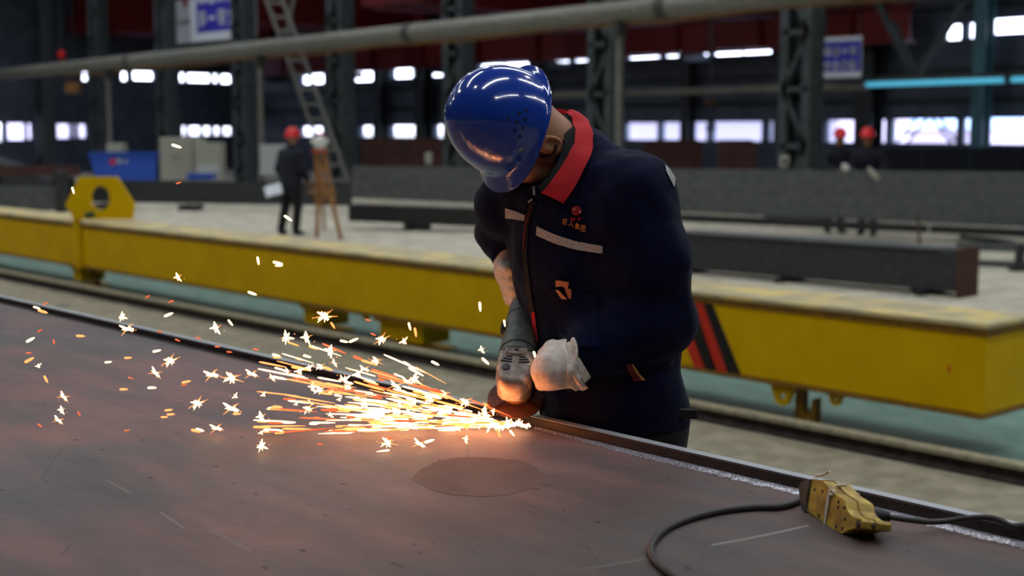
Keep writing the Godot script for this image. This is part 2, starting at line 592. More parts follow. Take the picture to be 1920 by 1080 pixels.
# boxes between openings [u0, u1, y0, y1] along direction du; `out` points outside
func window_wall(called: String, wins: Array, org: Vector3, du: Vector3, out: Vector3, ua: float, ub: float, label: String) -> void:
	var cuts := [ua, ub]
	for w in wins:
		w[0] = clampf(w[0], ua, ub)
		w[1] = clampf(w[1], ua, ub)
		cuts.append(w[0])
		cuts.append(w[1])
	cuts.sort()
	var m := MB.new()
	var bs := Basis(du, Vector3.UP, du.cross(Vector3.UP))
	for i in cuts.size() - 1:
		var a: float = cuts[i]
		var b: float = cuts[i + 1]
		if b - a < 0.002:
			continue
		var mid := (a + b) * 0.5
		var ys := []
		for w in wins:
			if w[0] < mid and w[1] > mid:
				ys.append([w[2], w[3]])
		ys.sort_custom(func(p, q): return p[0] < q[0])
		var y := 0.0
		ys.append([9.6, 9.6])
		for q in ys:
			if q[0] > y:
				m.box(org + du * mid + Vector3.UP * (y + q[0]) * 0.5 + out * 0.15, Vector3(b - a, q[0] - y, 0.3), bs)
			y = maxf(y, q[1])
	var wall := struct(called, m, mats.wall, label)
	for w in wins:
		var wd: float = w[1] - w[0]
		var hh: float = w[3] - w[2]
		var ctr: Vector3 = org + du * (w[0] + w[1]) * 0.5 + Vector3.UP * (w[2] + w[3]) * 0.5 + out * 0.15
		m = MB.new()
		for s in [-1, 1]:
			m.box(ctr + Vector3.UP * (hh * 0.5 - 0.02) * s, Vector3(wd, 0.04, 0.1), bs)
			m.box(ctr + du * (wd * 0.5 - 0.02) * s, Vector3(0.04, hh - 0.08, 0.1), bs)
		win_n += 1
		var o := struct("window_%d" % win_n, m, mats.frame, "window in the %s" % ("side wall" if called == "wall_back" else "gable wall"), ctr)
		var np := maxi(1, int(wd / 1.1))
		for k in np:
			var x0 := -wd * 0.5 + 0.04 + (wd - 0.08) * k / np
			var x1 := -wd * 0.5 + 0.04 + (wd - 0.08) * (k + 1) / np
			var pm := MB.new()
			pm.box(ctr + du * (x0 + x1) * 0.5, Vector3(x1 - x0 - 0.03, hh - 0.08, 0.012), bs)
			part(o, "pane", pm, mats.glass)
			if k > 0:
				var mm := MB.new()
				mm.box(ctr + du * x0, Vector3(0.04, hh - 0.08, 0.05), bs)
				part(o, "mullion", mm, mats.frame)
var win_n := 0

# ---------------------------------------------------------------- lattice columns
func columns() -> void:
	var px := [1500, 1135, 860, 640, 460, 315, 190, 85]
	var lab := ["wide dark laced steel column standing behind the grey girder, right of the bent worker", "laced steel column standing just right of the blue hard hat, behind the pale post", "laced steel column standing directly behind the blue hard hat", "laced steel column standing right of the tripod at the girder's left end", "laced steel column standing left of the leaning ladder, right of the banner", "laced steel column standing behind the white cabinets under the banner", "laced steel column standing behind the white box on the blue bin", "leftmost laced steel column, at the far end of the row"]
	for i in px.size():
		var p := on_z(px[i], 240, -22.57)
		p.y = 0.0
		var o := thing("lattice_column", lab[i], "column", p, "laced steel columns of the hall")
		var hw := 0.36
		for s in [-1, 1]:
			var m := MB.new()
			# channel shaped leg
			m.box(p + Vector3(hw * s, 4.75, 0), Vector3(0.035, 9.5, 0.42))
			for q in [-1, 1]:
				m.box(p + Vector3((hw - 0.1) * s, 4.75, 0.2 * q), Vector3(0.17, 9.5, 0.03))
			part(o, "column_leg", m, mats.column)
		for q in [-1, 1]:
			for k in 8:
				var y0 := 0.35 + k * 1.1
				var sg := 1 if k % 2 == 0 else -1
				var m := MB.new()
				m.bar(p + Vector3(-hw * 0.8 * sg, y0, 0.2 * q), p + Vector3(hw * 0.8 * sg, y0 + 1.1, 0.2 * q), 0.03, 0.09, Vector3(1, 0, 0))
				part(o, "lacing_bar", m, mats.column)
				if q == 1:
					m = MB.new()
					m.box(p + Vector3(0, y0, 0.2), Vector3(hw * 1.7, 0.09, 0.03))
					part(o, "batten", m, mats.column)
		var m2 := MB.new()
		m2.box(p + Vector3(0, 0.03, 0), Vector3(1.2, 0.06, 0.7), Basis(), 0.01)
		part(o, "base_plate", m2, mats.column_dark)
	# wall posts between the window groups
	var wp := [[1628.0, "dark wall post right of the blue slogan board", "column_dark", 0.55], [1838.0, "teal tinted wall post crossed by the cyan tube", "teal", 0.36], [1290.0, "slim dark post between windows, left of the lone column", "column_dark", 0.3], [1005.0, "dark post between windows above the red collar", "column_dark", 0.3], [862.0, "dark wall post behind the column at the blue hard hat", "column_dark", 0.5], [715.0, "dark wall post between two small windows", "column_dark", 0.4], [795.0, "dark wall post right of the long small window", "column_dark", 0.5]]
	for w in wp:
		var p := on_z(w[0], 240, WALL_Z + (0.9 if w[2] == "teal" else 0.5))
		p.y = 0.0
		var o := thing("wall_post", w[1], "post", p)
		var m := MB.new()
		var bs := Basis(Vector3.UP, deg_to_rad(45))
		m.box(p + Vector3(0, 4.75, 0), Vector3(0.04, 9.5, w[3]))
		part(o, "web", m, mats[w[2]])
		for s in [-1, 1]:
			m = MB.new()
			m.box(p + Vector3(0, 4.75, w[3] * 0.5 * s), Vector3(w[3], 9.5, 0.04))
			part(o, "flange", m, mats[w[2]])
# ---------------------------------------------------------------- things overhead and along the column row
# camera-yaw aligned basis, for loose things that face the camera more or less
var yb: Basis = Basis(Vector3.UP, deg_to_rad(YAW))
# front face spans the pixel rectangle at depth d, `thick` goes backward
func fbox(m: MB, x0: float, x1: float, y0: float, y1: float, d: float, thick: float, bev := 0.0, yaw := 0.0) -> void:
	var a := pix(x0, y1, d)
	var b := pix(x1, y0, d)
	var bs := Basis(Vector3.UP, deg_to_rad(YAW + yaw))
	var w := (b - a).dot(yb.x)
	var h := b.y - a.y
	var f := (a + b) * 0.5
	m.box(f - bs.z * thick * 0.5, Vector3(w, h, thick), bs, bev)
# stroke glyphs in a unit square
const GL := {
	"ju": [[.2, .92, .86, .92], [.2, .92, .2, .08], [.2, .08, .92, .08], [.2, .66, .76, .66], [.76, .66, .76, .36], [.2, .36, .76, .36]],
	"ren": [[.5, .95, .46, .55], [.46, .55, .1, .05], [.48, .6, .92, .05]],
	"ji": [[.35, .98, .12, .7], [.27, .85, .27, .43], [.27, .83, .86, .83], [.27, .7, .8, .7], [.27, .57, .8, .57], [.27, .43, .86, .43], [.55, .95, .55, .43], [.08, .28, .92, .28], [.5, .43, .5, .0], [.45, .25, .1, .03], [.55, .25, .9, .03]],
	"tuan": [[.1, .95, .9, .95], [.9, .95, .9, .03], [.9, .03, .1, .03], [.1, .03, .1, .95], [.25, .72, .78, .72], [.58, .85, .58, .2], [.55, .6, .25, .28]],
	"yi": [[.08, .5, .92, .5]],
	"an": [[.5, .98, .5, .86], [.12, .84, .88, .84], [.12, .84, .12, .68], [.88, .84, .88, .68], [.1, .48, .9, .48], [.5, .72, .28, .3], [.28, .3, .82, .04], [.7, .48, .2, .04]],
	"quan": [[.5, .96, .1, .6], [.5, .96, .9, .6], [.3, .56, .7, .56], [.28, .32, .72, .32], [.5, .56, .5, .06], [.12, .06, .88, .06]],
	"di": [[.28, .96, .14, .8], [.22, .9, .46, .9], [.64, .96, .52, .8], [.6, .9, .86, .9], [.2, .74, .8, .74], [.8, .74, .8, .58], [.2, .58, .8, .58], [.2, .58, .2, .42], [.2, .42, .84, .42], [.84, .42, .8, .2], [.5, .74, .5, .02], [.46, .4, .12, .08]],
	"zhi": [[.2, .92, .84, .96], [.2, .92, .12, .06], [.3, .76, .9, .76], [.54, .9, .54, .62], [.34, .6, .8, .6], [.34, .6, .34, .26], [.8, .6, .8, .26], [.56, .5, .5, .26], [.46, .24, .2, .04], [.62, .24, .86, .04]],
	"liang": [[.26, .96, .74, .96], [.26, .96, .26, .74], [.74, .96, .74, .74], [.26, .85, .74, .85], [.26, .74, .74, .74], [.06, .64, .94, .64], [.24, .54, .76, .54], [.24, .54, .24, .3], [.76, .54, .76, .3], [.24, .42, .76, .42], [.5, .54, .5, .06], [.2, .18, .8, .18], [.08, .05, .92, .05]]}
func glyphs(m: MB, words: Array, org: Vector3, dx: Vector3, dy: Vector3, cell: float, gap: float, pen: float, thick: float) -> void:
	for i in words.size():
		var o: Vector3 = org + dx * (cell + gap) * i
		for s in GL[words[i]]:
			m.bar(o + dx * s[0] * cell + dy * s[1] * cell, o + dx * s[2] * cell + dy * s[3] * cell, pen, thick, dx.cross(dy))

func overhead() -> void:
	var m: MB
	var o: Node3D
	# long grey duct in front of the column row, in welded lengths
	var zp := -20.5
	var a := on_z(-60, 146, zp)
	var b := on_z(2100, -74, zp)
	o = thing("overhead_pipe", "long pale grey pipe running across the hall above the workers", "pipe", Vector3(a.x, 0, zp))
	var cuts := [0.0, 0.3, 0.62, 0.8, 0.9, 1.0]
	for i in 5:
		m = MB.new()
		var p: Vector3 = a.lerp(b, cuts[i])
		var q: Vector3 = a.lerp(b, cuts[i + 1])
		m.tube([p, p.lerp(q, 0.5), q], 0.21, 16)
		part(o, "pipe_length", m, mats.pipe)
		m = MB.new()
		m.tube([q - Vector3(0.12, 0, 0), q + Vector3(0.12, 0, 0)], 0.235, 16)
		part(o, "coupling", m, mats.pipe_joint)
	var posts := [[1160.0, "pale thin post under the pipe, right of the blue hard hat"], [490.0, "pale thin post under the pipe, left of the ladder"], [206.0, "pale thin post under the pipe, behind the blue bin"]]
	for q in posts:
		var p := on_z(q[0], 240, zp)
		var t: float = (p.x - a.x) / (b.x - a.x)
		var top: Vector3 = a.lerp(b, t)
		p.y = 0.0
		o = thing("pipe_post", q[1], "post", p, "posts carrying the pipe")
		m = MB.new()
		m.tube([p, Vector3(p.x, top.y - 0.5, p.z)], 0.075, 10)
		part(o, "pole", m, mats.pipe)
		m = MB.new()
		m.box(Vector3(p.x, top.y - 0.36, p.z), Vector3(0.16, 0.3, 0.3), Basis(), 0.02)
		part(o, "bracket", m, mats.pipe_joint)
		m = MB.new()
		m.box(p + Vector3(0, 0.015, 0), Vector3(0.3, 0.03, 0.3), Basis(), 0.005)
		part(o, "base_plate", m, mats.pipe_joint)
	# orange trolley cable
	a = on_z(120, 142, zp - 0.3)
	b = on_z(2100, -48, zp - 0.3)
	m = MB.new()
	var pts := []
	for i in 25:
		pts.append(a.lerp(b, i / 24.0) - Vector3.UP * 0.06 * sin(i * PI / 4.0) ** 2)
	m.tube(pts, 0.045, 6)
	solo("trolley_cable", m, mats.cable_yellow, "thin orange cable strung just below the long grey pipe", "cable", a)
	# second pipe behind the columns, with cyan light tubes at its right end
	var z2 := -28.5
	a = on_z(880, 183, z2)
	b = on_z(1626, 162, z2)
	m = MB.new()
	m.tube([a, a.lerp(b, 0.5), b], 0.1, 12)
	solo("thin_pipe", m, mats.pipe, "thin pale pipe behind the columns, level with the slogan board's foot", "pipe", a)
	var tubes := [[1618.0, 159.0, 1886.0, 150.0, "long cyan light tube on the right, left one of the two"], [1896.0, 149.5, 2060.0, 144.0, "cyan light tube cut off by the right picture edge"]]
	for q in tubes:
		a = on_z(q[0], q[1], z2)
		b = on_z(q[2], q[3], z2)
		o = thing("light_tube", q[4], "tube light", a)
		m = MB.new()
		m.tube([a, a.lerp(b, 0.5), b], 0.062, 10)
		part(o, "tube", m, glow(Color(0.30, 0.66, 0.78), 0.9))
		m = MB.new()
		m.box((a + b) * 0.5 + Vector3(0, 0.12, -0.02), Vector3((b - a).length() + 0.1, 0.1, 0.12), Basis(), 0.01)
		part(o, "housing", m, mats.column)
		for e in [a, b]:
			m = MB.new()
			m.box(e + Vector3(0, 0.03, 0), Vector3(0.05, 0.16, 0.12), Basis(), 0.01)
			part(o, "end_cap", m, mats.column_dark)
		var l := AreaLight3D.new()
		l.name = "tube_glow"
		l.light_color = Color(0.30, 0.66, 0.78)
		l.light_energy = 0.5
		l.area_size = Vector2((b - a).length(), 0.12)
		l.area_normalize_energy = false
		l.area_range = 60.0
		l.shadow_enabled = true
		l.rotation_degrees = Vector3(0, 180, 0)
		l.position = (b - a) * 0.5 + Vector3(0, 0, 0.08)
		o.add_child(l)
	# V braces on the right
	o = thing("wall_brace", "pair of thin grey braces meeting in a V above the cyan tube", "brace", on_z(1716, 148, -29.5))
	for q in [[1646.0, 4.0], [1808.0, 4.0], [1674.0, 40.0]]:
		m = MB.new()
		m.bar(on_z(1716 + (8 if q[1] > 10 else 0), 150, -29.5), on_z(q[0], q[1], -29.5), 0.15 if q[1] < 10 else 0.1, 0.1, Vector3(0, 0, 1))
		part(o, "brace_bar", m, mats.column)
	m = MB.new()
	m.box(on_z(1716, 150, -29.5), Vector3(0.5, 0.4, 0.05), Basis(), 0.01)
	part(o, "gusset", m, mats.column)
	# latticed thing seen against the wide window
	o = thing("lattice_mast", "dark crossed lattice outside the wide right window", "mast", on_z(1690, 280, WALL_Z - 2.5))
	for q in [[1655.0, 300.0, 1722.0, 218.0], [1675.0, 300.0, 1742.0, 218.0], [1745.0, 218.0, 1795.0, 285.0], [1760.0, 218.0, 1808.0, 285.0], [1676.0, 275.0, 1690.0, 275.0], [1695.0, 250.0, 1712.0, 250.0], [1762.0, 240.0, 1776.0, 240.0], [1780.0, 262.0, 1795.0, 262.0]]:
		m = MB.new()
		m.bar(on_z(q[0], q[1], WALL_Z - 2.5), on_z(q[2], q[3], WALL_Z - 2.5), 0.06, 0.06)
		part(o, "lattice_bar", m, mats.column_dark)
	for q in [1668.0, 1732.0, 1802.0]:
		var lb := on_z(q, 290, WALL_Z - 2.5)
		m = MB.new()
		m.bar(lb, Vector3(lb.x, -0.2, lb.z), 0.06, 0.06)
		part(o, "lattice_leg", m, mats.column_dark)
	# red crane runway girder along the window wall, red crane bridges across the aisle
	var zr := -32.3
	var lo := on_z(1380, 95, zr).y
	var hi := on_z(1380, 34, zr).y
	o = thing("runway_girder", "dark red crane runway girder along the window wall above the upper windows", "girder", Vector3(-34, lo, zr))
	m = MB.new()
	m.box(Vector3(-37, (lo + hi) * 0.5, zr), Vector3(33.4, hi - lo - 0.1, 0.05))
	part(o, "web", m, mats.red_crane)
	for h in [lo, hi]:
		m = MB.new()
		m.box(Vector3(-37, h, zr), Vector3(33.4, 0.06, 0.5))
		part(o, "flange", m, mats.red_crane)
	for k in 11:
		m = MB.new()
		m.box(Vector3(-53 + k * 3.1, (lo + hi) * 0.5, zr + 0.12), Vector3(0.04, hi - lo - 0.1, 0.2))
		part(o, "stiffener", m, mats.red_crane)
	for k in 6:
		m = MB.new()
		m.box(Vector3(-52 + k * 6.0, lo - 0.15, -32.73), Vector3(0.2, 0.24, 1.3), Basis(), 0.02)
		part(o, "bracket", m, mats.column_dark)
	var cr := [[-51.5, 5.5, "dark red crane bridge at the far left, behind the leftmost columns"], [-41.0, 5.3, "dark red crane bridge behind the leaning ladder"], [-31.5, 5.25, "dark red crane bridge above the blue hard hat"], [-24.0, 5.75, "dark red crane bridge high behind the two right columns"]]
	for q in cr:
		o = thing("crane_bridge", q[2], "crane", Vector3(q[0], q[1], -28))
		for s in 2:
			m = MB.new()
			m.box(Vector3(q[0] - 1.6 * s, q[1] + 0.85, -28.4), Vector3(0.6, 1.7, 7.6), Basis(), 0.03)
			part(o, "box_girder", m, mats.red_crane)
		for zz in [-24.7, -32.1]:
			m = MB.new()
			m.box(Vector3(q[0] - 0.8, q[1] + 0.4, zz), Vector3(3.0, 0.6, 0.4), Basis(), 0.03)
			part(o, "end_truck", m, mats.red_crane)
		m = MB.new()
		m.box(Vector3(q[0] - 0.8, q[1] + 1.2, -29), Vector3(1.0, 0.7, 1.2), Basis(), 0.05)
		part(o, "trolley", m, mats.column_dark)
	# ladder leaning behind the pipe
	var zl := -21.6
	o = thing("leaning_ladder", "long pale ladder leaning up to the crane behind the pipe", "ladder", on_z(630, 352, zl))
	var la := [on_z(497, -8, zl), on_z(626, 352, zl)]
	var lb := [on_z(527, -8, zl), on_z(658, 352, zl)]
	for q in [la, lb]:
		m = MB.new()
		m.bar(q[0], q[1], 0.07, 0.09)
		part(o, "ladder_rail", m, mats.steel_light)
	for k in 13:
		var t := (k + 0.5) / 13.0
		m = MB.new()
		m.bar(la[0].lerp(la[1], t), lb[0].lerp(lb[1], t), 0.06, 0.07)
		part(o, "rung", m, mats.steel_light)
	m = MB.new()
	m.bar(on_z(553, -8, zl - 0.6), on_z(536, 66, zl - 0.6), 0.07, 0.09)
	part(o, "strut", m, mats.steel_light)
	# banner behind the columns
	var zb := -23.4
	a = on_z(332, 82.5, zb)
	b = on_z(480, -10, zb)
	var k0 := on_z(371, 80, zb)
	var top := b.y + 0.15
	o = thing("slogan_banner", "white and blue slogan banner hung above the pipe, red emblem on its white end", "banner", Vector3(a.x, a.y, zb))
	m = MB.new()
	m.box(Vector3((a.x + b.x) * 0.5, (a.y + top) * 0.5, zb), Vector3(b.x - a.x, top - a.y, 0.05), Basis(), 0.01)
	part(o, "board", m, mats.sign_white)
	m = MB.new()
	m.box(Vector3((k0.x + b.x) * 0.5, (a.y + top) * 0.5 + 0.08, zb + 0.03), Vector3(b.x - k0.x - 0.05, top - a.y - 0.42, 0.02))
	part(o, "blue_field", m, mats.sign_blue)
	m = MB.new()
	glyphs(m, ["an", "quan", "zhi", "liang", "di", "yi"], Vector3(k0.x + 0.16, a.y + 1.22, zb + 0.05), Vector3.RIGHT, Vector3.UP, 0.5, 0.12, 0.09, 0.02)
	glyphs(m, ["di", "yi", "an", "quan", "di", "zhi"], Vector3(k0.x + 0.16, a.y + 0.48, zb + 0.05), Vector3.RIGHT, Vector3.UP, 0.5, 0.12, 0.09, 0.02)
	part(o, "lettering", m, mats.sign_white)
	m = MB.new()
	m.lathe([Vector2(0.0, 0.02), Vector2(0.17, 0.02), Vector2(0.17, 0.0)], Transform3D(Basis(Vector3.RIGHT, PI / 2).scaled(Vector3(1, 1.5, 1)), Vector3((a.x + k0.x) * 0.5, a.y + 1.4, zb + 0.025)), 16)
	part(o, "emblem", m, mats.sign_red)
	m = MB.new()
	glyphs(m, ["ju", "ren", "ji", "tuan"], Vector3(a.x + 0.14, a.y + 0.62, zb + 0.03), Vector3.RIGHT, Vector3.UP, 0.16, 0.04, 0.03, 0.012)
	part(o, "small_lettering", m, mats.ink)
	# slogan board on the right
	zb = -28.0
	a = on_z(1541, 147, zb)
	b = on_z(1617, 67, zb)
	o = thing("slogan_board", "blue slogan board with two rows of white characters right of the wide column", "sign", Vector3(a.x, a.y, zb))
	m = MB.new()
	m.box(Vector3((a.x + b.x) * 0.5, (a.y + b.y) * 0.5, zb), Vector3(b.x - a.x, b.y - a.y, 0.05), Basis(), 0.01)
	part(o, "board", m, mats.sign_white)
	m = MB.new()
	m.box(Vector3((a.x + b.x) * 0.5, (a.y + b.y) * 0.5 + 0.02, zb + 0.03), Vector3(b.x - a.x - 0.02, b.y - a.y - 0.24, 0.02))
	part(o, "blue_field", m, mats.sign_blue)
	m = MB.new()
	for xx in [a.x + 0.1, b.x - 0.1]:
		m = MB.new()
		m.tube([Vector3(xx, b.y - 0.02, zb), Vector3(xx, 9.6, zb)], 0.012, 6)
		part(o, "hanger_rod", m, mats.column_dark)
	var cw := (b.x - a.x - 0.16) / 4.0
	glyphs(m, ["zhi", "liang", "yi", "an"], Vector3(a.x + 0.1, a.y + 0.54, zb + 0.05), Vector3.RIGHT, Vector3.UP, cw * 0.72, cw * 0.28, 0.055, 0.02)
	glyphs(m, ["an", "quan", "di", "zhi"], Vector3(a.x + 0.1, a.y + 0.2, zb + 0.05), Vector3.RIGHT, Vector3.UP, cw * 0.72, cw * 0.28, 0.055, 0.02)
	part(o, "lettering", m, mats.sign_white)
	# hoist hooks hanging in the aisle
	for q in [[1332.0, 20.0, 250.0, 34.0, "dark hoist chain with hook hanging left of the wide column"], [138.0, 60.0, 200.0, 51.0, "yellow hoist block hanging between the two leftmost columns"]]:
		var p := pix(q[0], q[1], q[3])
		var e := pix(q[0], q[2], q[3])
		o = thing("hoist", q[4], "hoist", e)
		m = MB.new()
		m.tube([Vector3(p.x, 9.6, p.z), p.lerp(e, 0.6)], 0.03 if q[0] > 1000 else 0.02, 6)
		part(o, "chain", m, mats.column_dark)
		m = MB.new()
		var s := 0.24 if q[0] > 1000 else 0.5
		m.box(p.lerp(e, 0.75), Vector3(s, s * 0.8, s), yb, 0.04)
		part(o, "block", m, mats.cable_yellow if q[0] < 1000 else mats.rust)
		m = MB.new()
		var hk := []
		for i in 9:
			hk.append(p.lerp(e, 0.9) + yb.x * 0.1 * sin(i * 0.6) + Vector3.UP * (0.12 * cos(i * 0.6) - 0.14))
		m.tube(hk, 0.03, 6)
		part(o, "hook", m, mats.column_dark)
	var wl := pix(116, 103, 50)
	o = thing("warning_lamp", "small red warning lamp hanging above the pipe at the far left", "lamp", wl)
	m = MB.new()
	m.ball(wl, Vector3(0.16, 0.16, 0.16))
	part(o, "lamp_globe", m, mats.red_helmet)
	m = MB.new()
	m.tube([wl, Vector3(wl.x, 9.6, wl.z)], 0.02, 6)
	part(o, "cord", m, mats.column_dark)

# ---------------------------------------------------------------- loose things on the far floor
func far_things() -> void:
	var m: MB
	var o: Node3D
	# brown steel sheets on edge in the aisle
	var bp := [[676.0, 762.0, 258.0, 350.0, 40.0, "brown steel sheet stack behind the girder, right of the laced column"], [764.0, 846.0, 258.0, 350.0, 39.5, "brown steel sheet stack behind the girder, at the small white marker"], [850.0, 1000.0, 259.0, 350.0, 38.0, "brown steel sheet stack hidden mostly by the blue hard hat"], [1206.0, 1316.0, 262.0, 350.0, 34.0, "brown steel sheet stack right of the pale post"], [1345.0, 1418.0, 262.0, 350.0, 33.0, "brown steel sheet stack left of the wide column"]]
	for q in bp:
		var p := pix((q[0] + q[1]) * 0.5, 340, q[4])
		p.y = 0
		o = thing("sheet_stack", q[5], "steel sheets", p, "brown sheet stacks along the aisle")
		for k in 3:
			m = MB.new()
			var bs := Basis(Vector3.UP, deg_to_rad(YAW))
			var w: float = (q[1] - q[0]) / FPX * q[4] - 0.06 * k
			var h: float = EYE.y - (q[2] - 240.0) / FPX * q[4] - 0.05 * (2 - k)
			m.box(p - bs.z * (0.16 * k) + Vector3.UP * h * 0.5, Vector3(w, h, 0.12), bs, 0.01)
			part(o, "steel_sheet", m, mats.brown)
	# dark pallet rack on the right, below the windows
	o = thing("dark_partition", "low dark partition under the windows behind the two red helmets", "partition", pix(1780, 320, 31))
	for k in 4:
		m = MB.new()
		fbox(m, 1640 + k * 90, 1727 + k * 90, 277, 390, 31, 0.1, 0.01)
		part(o, "panel", m, mats.cloth_dark)
	# blue bin
	o = thing("blue_bin", "blue steel bin with a small red mark at the left", "bin", pix(230, 372, 34.5))
	m = MB.new()
	var bo := []
	for q in [[167.0, 290.0], [292.0, 290.0], [292.0, 377.0], [190.0, 377.0]]:
		bo.append(pix(q[0], q[1], 34.0))
	var bk := Vector3.ZERO - yb.z * 1.4
	m.quad(bo[0], bo[1], bo[2], bo[3])
	m.quad(bo[1], bo[1] + bk, bo[2] + bk, bo[2])
	m.quad(bo[0] + bk, bo[0], bo[3], bo[3] + bk)
	m.quad(bo[1] + bk, bo[0] + bk, bo[3] + bk, bo[2] + bk)
	m.quad(bo[3], bo[2], bo[2] + bk, bo[3] + bk)
	part(o, "body", m, mats.blue_bin)
	m = MB.new()
	for e in [[bo[0], bo[1]], [bo[0] + bk, bo[1] + bk], [bo[0], bo[0] + bk], [bo[1], bo[1] + bk]]:
		m.bar(e[0], e[1], 0.08, 0.08)
	part(o, "rim", m, mats.blue_bin)
	m = MB.new()
	fbox(m, 206, 216, 298, 309, 33.98, 0.02)
	part(o, "red_mark", m, mats.red_paint)
	m = MB.new()
	glyphs(m, ["ju", "ren"], pix(219, 306, 33.97), yb.x, Vector3.UP, 0.11, 0.05, 0.02, 0.01)
	part(o, "lettering", m, mats.white)
	o = thing("white_box", "small white box standing behind the blue bin", "box", pix(216, 372, 36.5))
	m = MB.new()
	fbox(m, 200, 233, 269, 368, 36.5, 0.4, 0.03)
	part(o, "case", m, mats.offwhite)
	m = MB.new()
	fbox(m, 204, 229, 273, 290, 36.46, 0.03, 0.005)
	part(o, "door", m, mats.white)
	# cabinets
	o = thing("tall_cabinet", "tall off-white cabinet right of the blue bin", "cabinet", pix(340, 372, 34))
	m = MB.new()
	fbox(m, 300, 362, 258, 377.4, 34, 0.6, 0.02)
	part(o, "body", m, mats.offwhite)
	m = MB.new()
	fbox(m, 303, 331, 262, 330, 33.97, 0.03, 0.005)
	part(o, "door", m, mats.offwhite)
	m = MB.new()
	fbox(m, 333, 360, 262, 330, 33.97, 0.03, 0.005)
	part(o, "door", m, mats.offwhite)
	m = MB.new()
	fbox(m, 362, 381, 259, 377, 34.1, 0.5, 0.02)
	part(o, "side_panel", m, mats.offwhite)
	m = MB.new()
	fbox(m, 328, 330, 290, 300, 33.9, 0.03)
	part(o, "handle", m, mats.column_dark)
	o = thing("low_cabinet", "lower white cabinet with two panels beside the tall one", "cabinet", pix(392, 372, 33.5))
	m = MB.new()
	fbox(m, 366, 416, 268, 379.4, 33.5, 0.5, 0.02)
	part(o, "body", m, mats.offwhite)
	for q in [[369.0, 413.0, 271.0, 304.0], [369.0, 413.0, 309.0, 326.0]]:
		m = MB.new()
		fbox(m, q[0], q[1], q[2], q[3], 33.46, 0.03, 0.005)
		part(o, "door", m, mats.grey_white)
	o = thing("blue_crate", "low blue crate on the dark beam before the white cabinets", "crate", pix(374, 334, 32.5))
	m = MB.new()
	fbox(m, 350, 398, 328, 337, 31.6, 0.5, 0.01)
	part(o, "body", m, mats.blue_bin)
	m = MB.new()
	fbox(m, 350, 398, 326, 329, 31.58, 0.52, 0.005)
	part(o, "rim", m, mats.blue_bin)
	o = thing("notice_board", "white notice board standing left of the worker with the paper", "board", pix(510, 395, 28.6))
	m = MB.new()
	fbox(m, 487, 536, 271, 329, 32.2, 0.06, 0.01)
	part(o, "sheet", m, mats.grey_white)
	m = MB.new()
	fbox(m, 490, 494, 329, 384, 32.2, 0.05)
	fbox(m, 528, 532, 329, 384, 32.2, 0.05)
	part(o, "stand_leg", m, mats.column_dark)
	o = thing("wooden_tripod", "tall orange wooden survey tripod with an instrument, beside the worker with the paper", "tripod", pix(610, 446, 22.7))
	var td := 22.7
	var hd := pix(600, 284, td)
	for q in [[594.0, 446.0, 0.0], [640.0, 449.0, 0.1], [608.0, 430.0, -0.9]]:
		var f := on_y(q[0], q[1], 0.0)
		m = MB.new()
		for s in [-1, 1]:
			m.bar(hd + yb.x * 0.07 * s, hd.lerp(f, 0.58) + yb.x * 0.035 * s, 0.035, 0.035)
		m.bar(hd.lerp(f, 0.5), f, 0.05, 0.05)
		part(o, "leg", m, mats.wood)
	m = MB.new()
	m.box(hd, Vector3(0.24, 0.06, 0.2), yb, 0.01)
	part(o, "tripod_head", m, mats.orange)
	m = MB.new()
	m.box(hd + Vector3.UP * 0.14, Vector3(0.17, 0.2, 0.14), yb, 0.03)
	m.tube([hd + Vector3.UP * 0.16 - yb.x * 0.14, hd + Vector3.UP * 0.16 + yb.x * 0.14], 0.045, 10)
	part(o, "instrument", m, mats.white)
	m = MB.new()
	m.box(hd + Vector3.UP * 0.28, Vector3(0.13, 0.05, 0.08), yb, 0.01)
	part(o, "carry_handle", m, mats.red_helmet)
	m = MB.new()
	m.bar(pix(577, 360, td), pix(628, 354, td), 0.05, 0.04)
	part(o, "spreader", m, mats.wood)
	# small markers on the grey girder
	m = MB.new()
	fbox(m, 797, 809, 286, 309, 24.6, 0.12, 0.02)
	solo("white_marker", m, mats.offwhite, "small white upright marker on the grey girder left of the hard hat", "marker", pix(803, 308, 24.6))
	o = thing("tag_box", "small white box with a dark square, on the girder at the wide column", "box", pix(1471, 314, 22.8))
	m = MB.new()
	fbox(m, 1464, 1480, 292, 314, 22.7, 0.1, 0.01)
	part(o, "case", m, mats.offwhite)
	m = MB.new()
	fbox(m, 1468, 1476, 299, 306, 22.68, 0.03)
	part(o, "dark_square", m, mats.black)

